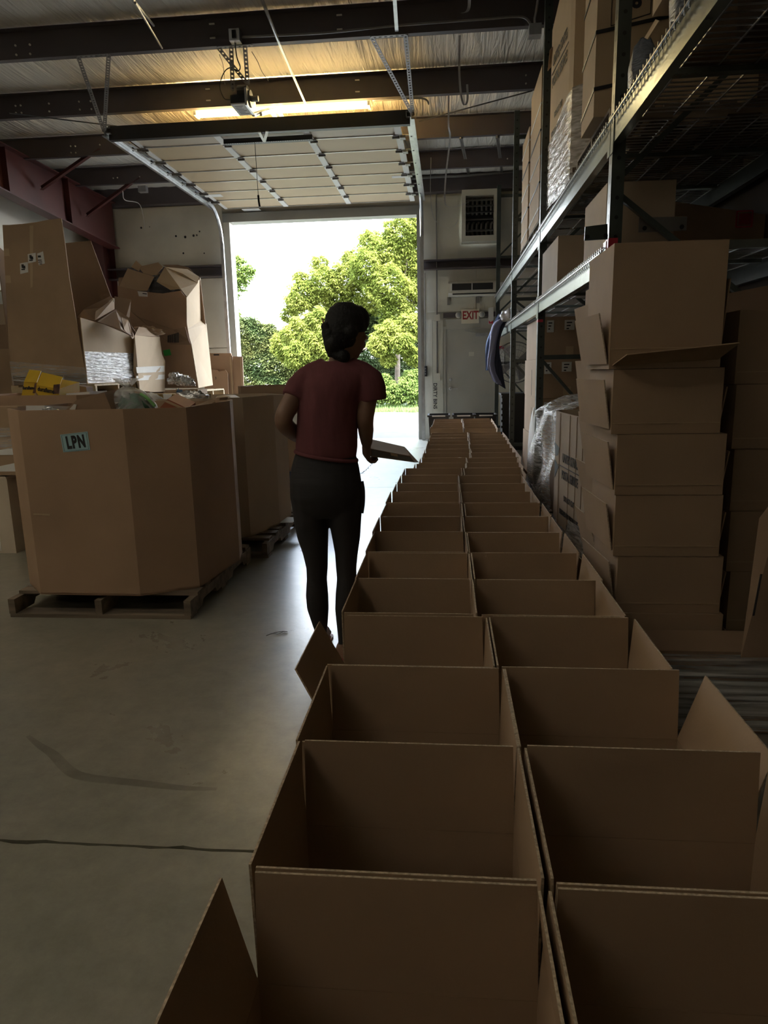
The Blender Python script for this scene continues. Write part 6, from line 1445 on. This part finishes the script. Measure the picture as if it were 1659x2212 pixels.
def crown(name, blobs, n, size, m, seed, parent=None, droop=.5, per=5):
    """leaves in small hanging sprays spread over the outside of rounded clumps"""
    rs = random.Random(seed); vs = []; fs = []
    tot = sum(b[1]*b[1] for b in blobs)
    for (c, r, sy) in blobs:
        k = int(n*r*r/tot/per)
        for i in range(k):
            while True:
                d = Vector((rs.gauss(0, 1), rs.gauss(0, 1), rs.gauss(0, 1))); 
                if d.length > .01: break
            d.normalize(); rr = r*(1 - abs(rs.gauss(0, .22)))*(1 + .16*math.sin(d.x*7 + d.z*6 + c.x*5))
            p = Vector((c.x + d.x*rr, c.y + d.y*rr*sy, c.z + d.z*rr*.92))
            a0 = rs.uniform(0, 6.3)
            for j in range(per):
                a = a0 + j*2*math.pi/per + rs.uniform(-.4, .4)
                out = Vector((math.cos(a), math.sin(a), -droop + rs.uniform(-.4, .5))).normalized(); sdv = out.cross(Vector((0, 0, 1)) + Vector((rs.uniform(-.5, .5), rs.uniform(-.5, .5), 0)))
                if sdv.length < .05: continue
                sdv.normalize(); L_ = size*rs.uniform(.7, 1.3); b = p + out*.02
                b0 = len(vs); vs += [b, b + out*L_*.5 + sdv*L_*.22, b + out*L_ + Vector((0, 0, -L_*.15)), b + out*L_*.5 - sdv*L_*.22]; fs.append((b0, b0 + 1, b0 + 2, b0 + 3))
    me = bpy.data.meshes.new(name); me.from_pydata([tuple(v) for v in vs], [], fs); me.materials.append(M[m])
    o = bpy.data.objects.new(name, me); COL.objects.link(o); WLOC[o.name] = (0, 0, 0)
    if parent: o.parent = parent; o.matrix_parent_inverse = Matrix.Translation(-Vector(WLOC[parent.name]))
    return o
def tree(name, label, base, Y, blobs, n, size, m, seed, branches, group=None, droop=.5, sy=.8, cat='tree'):
    t = thing(name, label, cat, base, group)
    bl = [(P(u, v, Y + dy), r*Y/FPX, sy) for (u, v, r, dy) in blobs]
    crown('crown', bl, n, size, m, seed, t, droop)
    mb = MB()
    for pts, rs_ in branches: mb.tube(curve([Vector(p) if not isinstance(p, tuple) or len(p) == 3 and isinstance(p[2], float) and p[0] < 50 else P(*p) for p in pts], 4), [lerp(rs_[0], rs_[1], i/(4*(len(pts) - 1))) for i in range(4*(len(pts) - 1) + 1)], 8)
    mb.build('trunk', M['bark'], t, smooth=True)
    return t
b0 = P(858, 870, 27.0); b0.z = -.05
YT = 27.0
main = [(868, 500, 38, 0), (835, 545, 45, 0), (888, 560, 45, .5), (795, 575, 38, -.5), (740, 600, 36, 0), (760, 560, 24, .3), (700, 610, 36, 0), (655, 635, 34, 0), (690, 570, 20, .4), (640, 655, 26, -.3), (840, 620, 48, -.6), (900, 640, 46, 0), (790, 640, 42, .5), (735, 655, 34, .6), (690, 655, 30, .3), (860, 680, 36, -.5), (625, 680, 18, 0), (650, 600, 18, .2), (800, 520, 26, .4), (930, 590, 60, .4), (935, 500, 60, .6), (980, 560, 70, 1)]
tree('broadleaf_tree', 'tall yellow green tree filling the right of the doorway view', b0, YT, main, 105000, .125, 'leaf_y', 1,
     [([tuple(b0), (859, 760, YT), (862, 690, YT), (868, 640, YT), (880, 560, YT)], (.11, .04)), ([(861, 715, YT), (835, 650, YT), (790, 610, YT), (700, 640, YT)], (.10, .025)), ([(862, 690, YT), (900, 640, YT), (930, 560, YT)], (.10, .03)), ([(850, 670, YT), (830, 600, YT), (835, 520, YT)], (.07, .02))])
front = [(690, 700, 36, 0), (655, 720, 40, 0), (620, 750, 30, .2), (700, 745, 42, -.3), (650, 765, 34, -.4), (735, 720, 34, .2), (720, 780, 30, 0), (680, 790, 26, 0), (610, 735, 22, .3), (840, 725, 34, 0), (885, 705, 30, .2), (820, 745, 24, -.2), (870, 740, 24, -.3), (893, 770, 20, 0), (840, 775, 16, 0)]
b1 = P(690, 850, 25.3); b1.z = -.05
tree('young_tree', 'bright yellow green lower tree in front of the hedge behind the person', b1, 25.3, front, 68000, .12, 'leaf_y', 2, [([tuple(b1), (690, 790, 25.3), (685, 720, 25.3)], (.08, .03)), ([(690, 790, 25.3), (770, 760, 25.3), (840, 735, 25.3)], (.05, .02))], sy=.7)
mid = [(770, 700, 50, 0), (800, 760, 46, 0), (830, 690, 42, .5), (870, 790, 46, 0), (780, 810, 40, -.3), (840, 820, 36, 0), (900, 740, 40, 0), (740, 790, 40, .3), (900, 820, 36, .3)]
b2 = P(820, 862, 28.5); b2.z = -.05
tree('leafy_bush', 'dull green dense shrub under the tall tree', b2, 28.5, mid, 70000, .125, 'leaf_d', 3, [([tuple(b2), (820, 800, 28.5), (815, 720, 28.5)], (.10, .03))], sy=.6, cat='shrub')
low = [(850, 850, 24, -.8), (880, 845, 28, -.8), (905, 850, 26, -.8), (820, 850, 22, -.8), (800, 855, 22, -.8), (780, 850, 24, -.6), (830, 830, 24, -.5), (890, 820, 24, -.5)]
b3 = P(860, 875, 25.6); b3.z = -.05
tree('leafy_bush', 'fresh green low shrub at the right edge of the grass', b3, 25.6, low, 16000, .11, 'leaf_g', 4, [([tuple(b3), (860, 850, 25.6), (862, 835, 25.6)], (.03, .01))], sy=.6, cat='shrub')
hedge = [(525, 720, 34, 0), (560, 735, 36, 0), (595, 740, 34, 0), (515, 770, 36, 0), (555, 785, 42, 0), (600, 790, 42, 0), (635, 780, 36, 0), (530, 825, 40, 0), (575, 835, 40, 0), (620, 835, 40, 0), (660, 830, 36, 0), (490, 740, 40, 0), (480, 800, 44, 0), (545, 705, 20, 0), (580, 712, 18, 0), (500, 690, 26, .2), (535, 697, 14, 0), (700, 840, 34, 0), (740, 845, 34, 0), (450, 770, 50, 0)]
b4 = P(570, 868, 27.0); b4.z = -.05
tree('hedge', 'dense green hedge with yellow tips at the left of the doorway view', b4, 27.0, hedge, 110000, .115, 'leaf_h', 5, [([tuple(b4), (570, 840, 27.0), (565, 760, 27.0)], (.08, .03)), ([(575, 850, 27.0), (610, 800, 27.0)], (.05, .02))], sy=.5, cat='hedge', droop=.2)
lt = [(515, 570, 18, 0), (530, 590, 18, 0), (540, 580, 12, 0), (510, 605, 16, 0), (522, 615, 14, 0), (505, 560, 14, 0), (508, 640, 10, 0), (470, 590, 50, 0), (440, 540, 60, .5), (450, 650, 50, .4), (507, 672, 10, 0)]
b5 = P(445, 868, 25.5); b5.z = -.05
tree('broadleaf_tree', 'green tree of which only a branch shows at the left door jamb', b5, 25.5, lt, 16000, .13, 'leaf_g', 6, [([tuple(b5), (445, 740, 25.5), (450, 650, 25.5), (470, 600, 25.5)], (.16, .05)), ([(450, 650, 25.5), (500, 600, 25.5), (535, 585, 25.5)], (.05, .012))], sy=.8)
# small bits on the floor
q = PZ(598, 1371, 0)
t = tag(MB().tube(curve([(q.x - .05, q.y - .03, .006), (q.x - .02, q.y - .012, .012), (q.x + .01, q.y + .002, .006), (q.x + .035, q.y + .02, .010), (q.x + .05, q.y + .03, .006), (q.x + .03, q.y + .035, .006), (q.x - .02, q.y + .005, .008)]), .0022, 6).build('wire_scrap', M['angle']), 'small twisted wire scrap lying on the aisle floor', 'scrap')
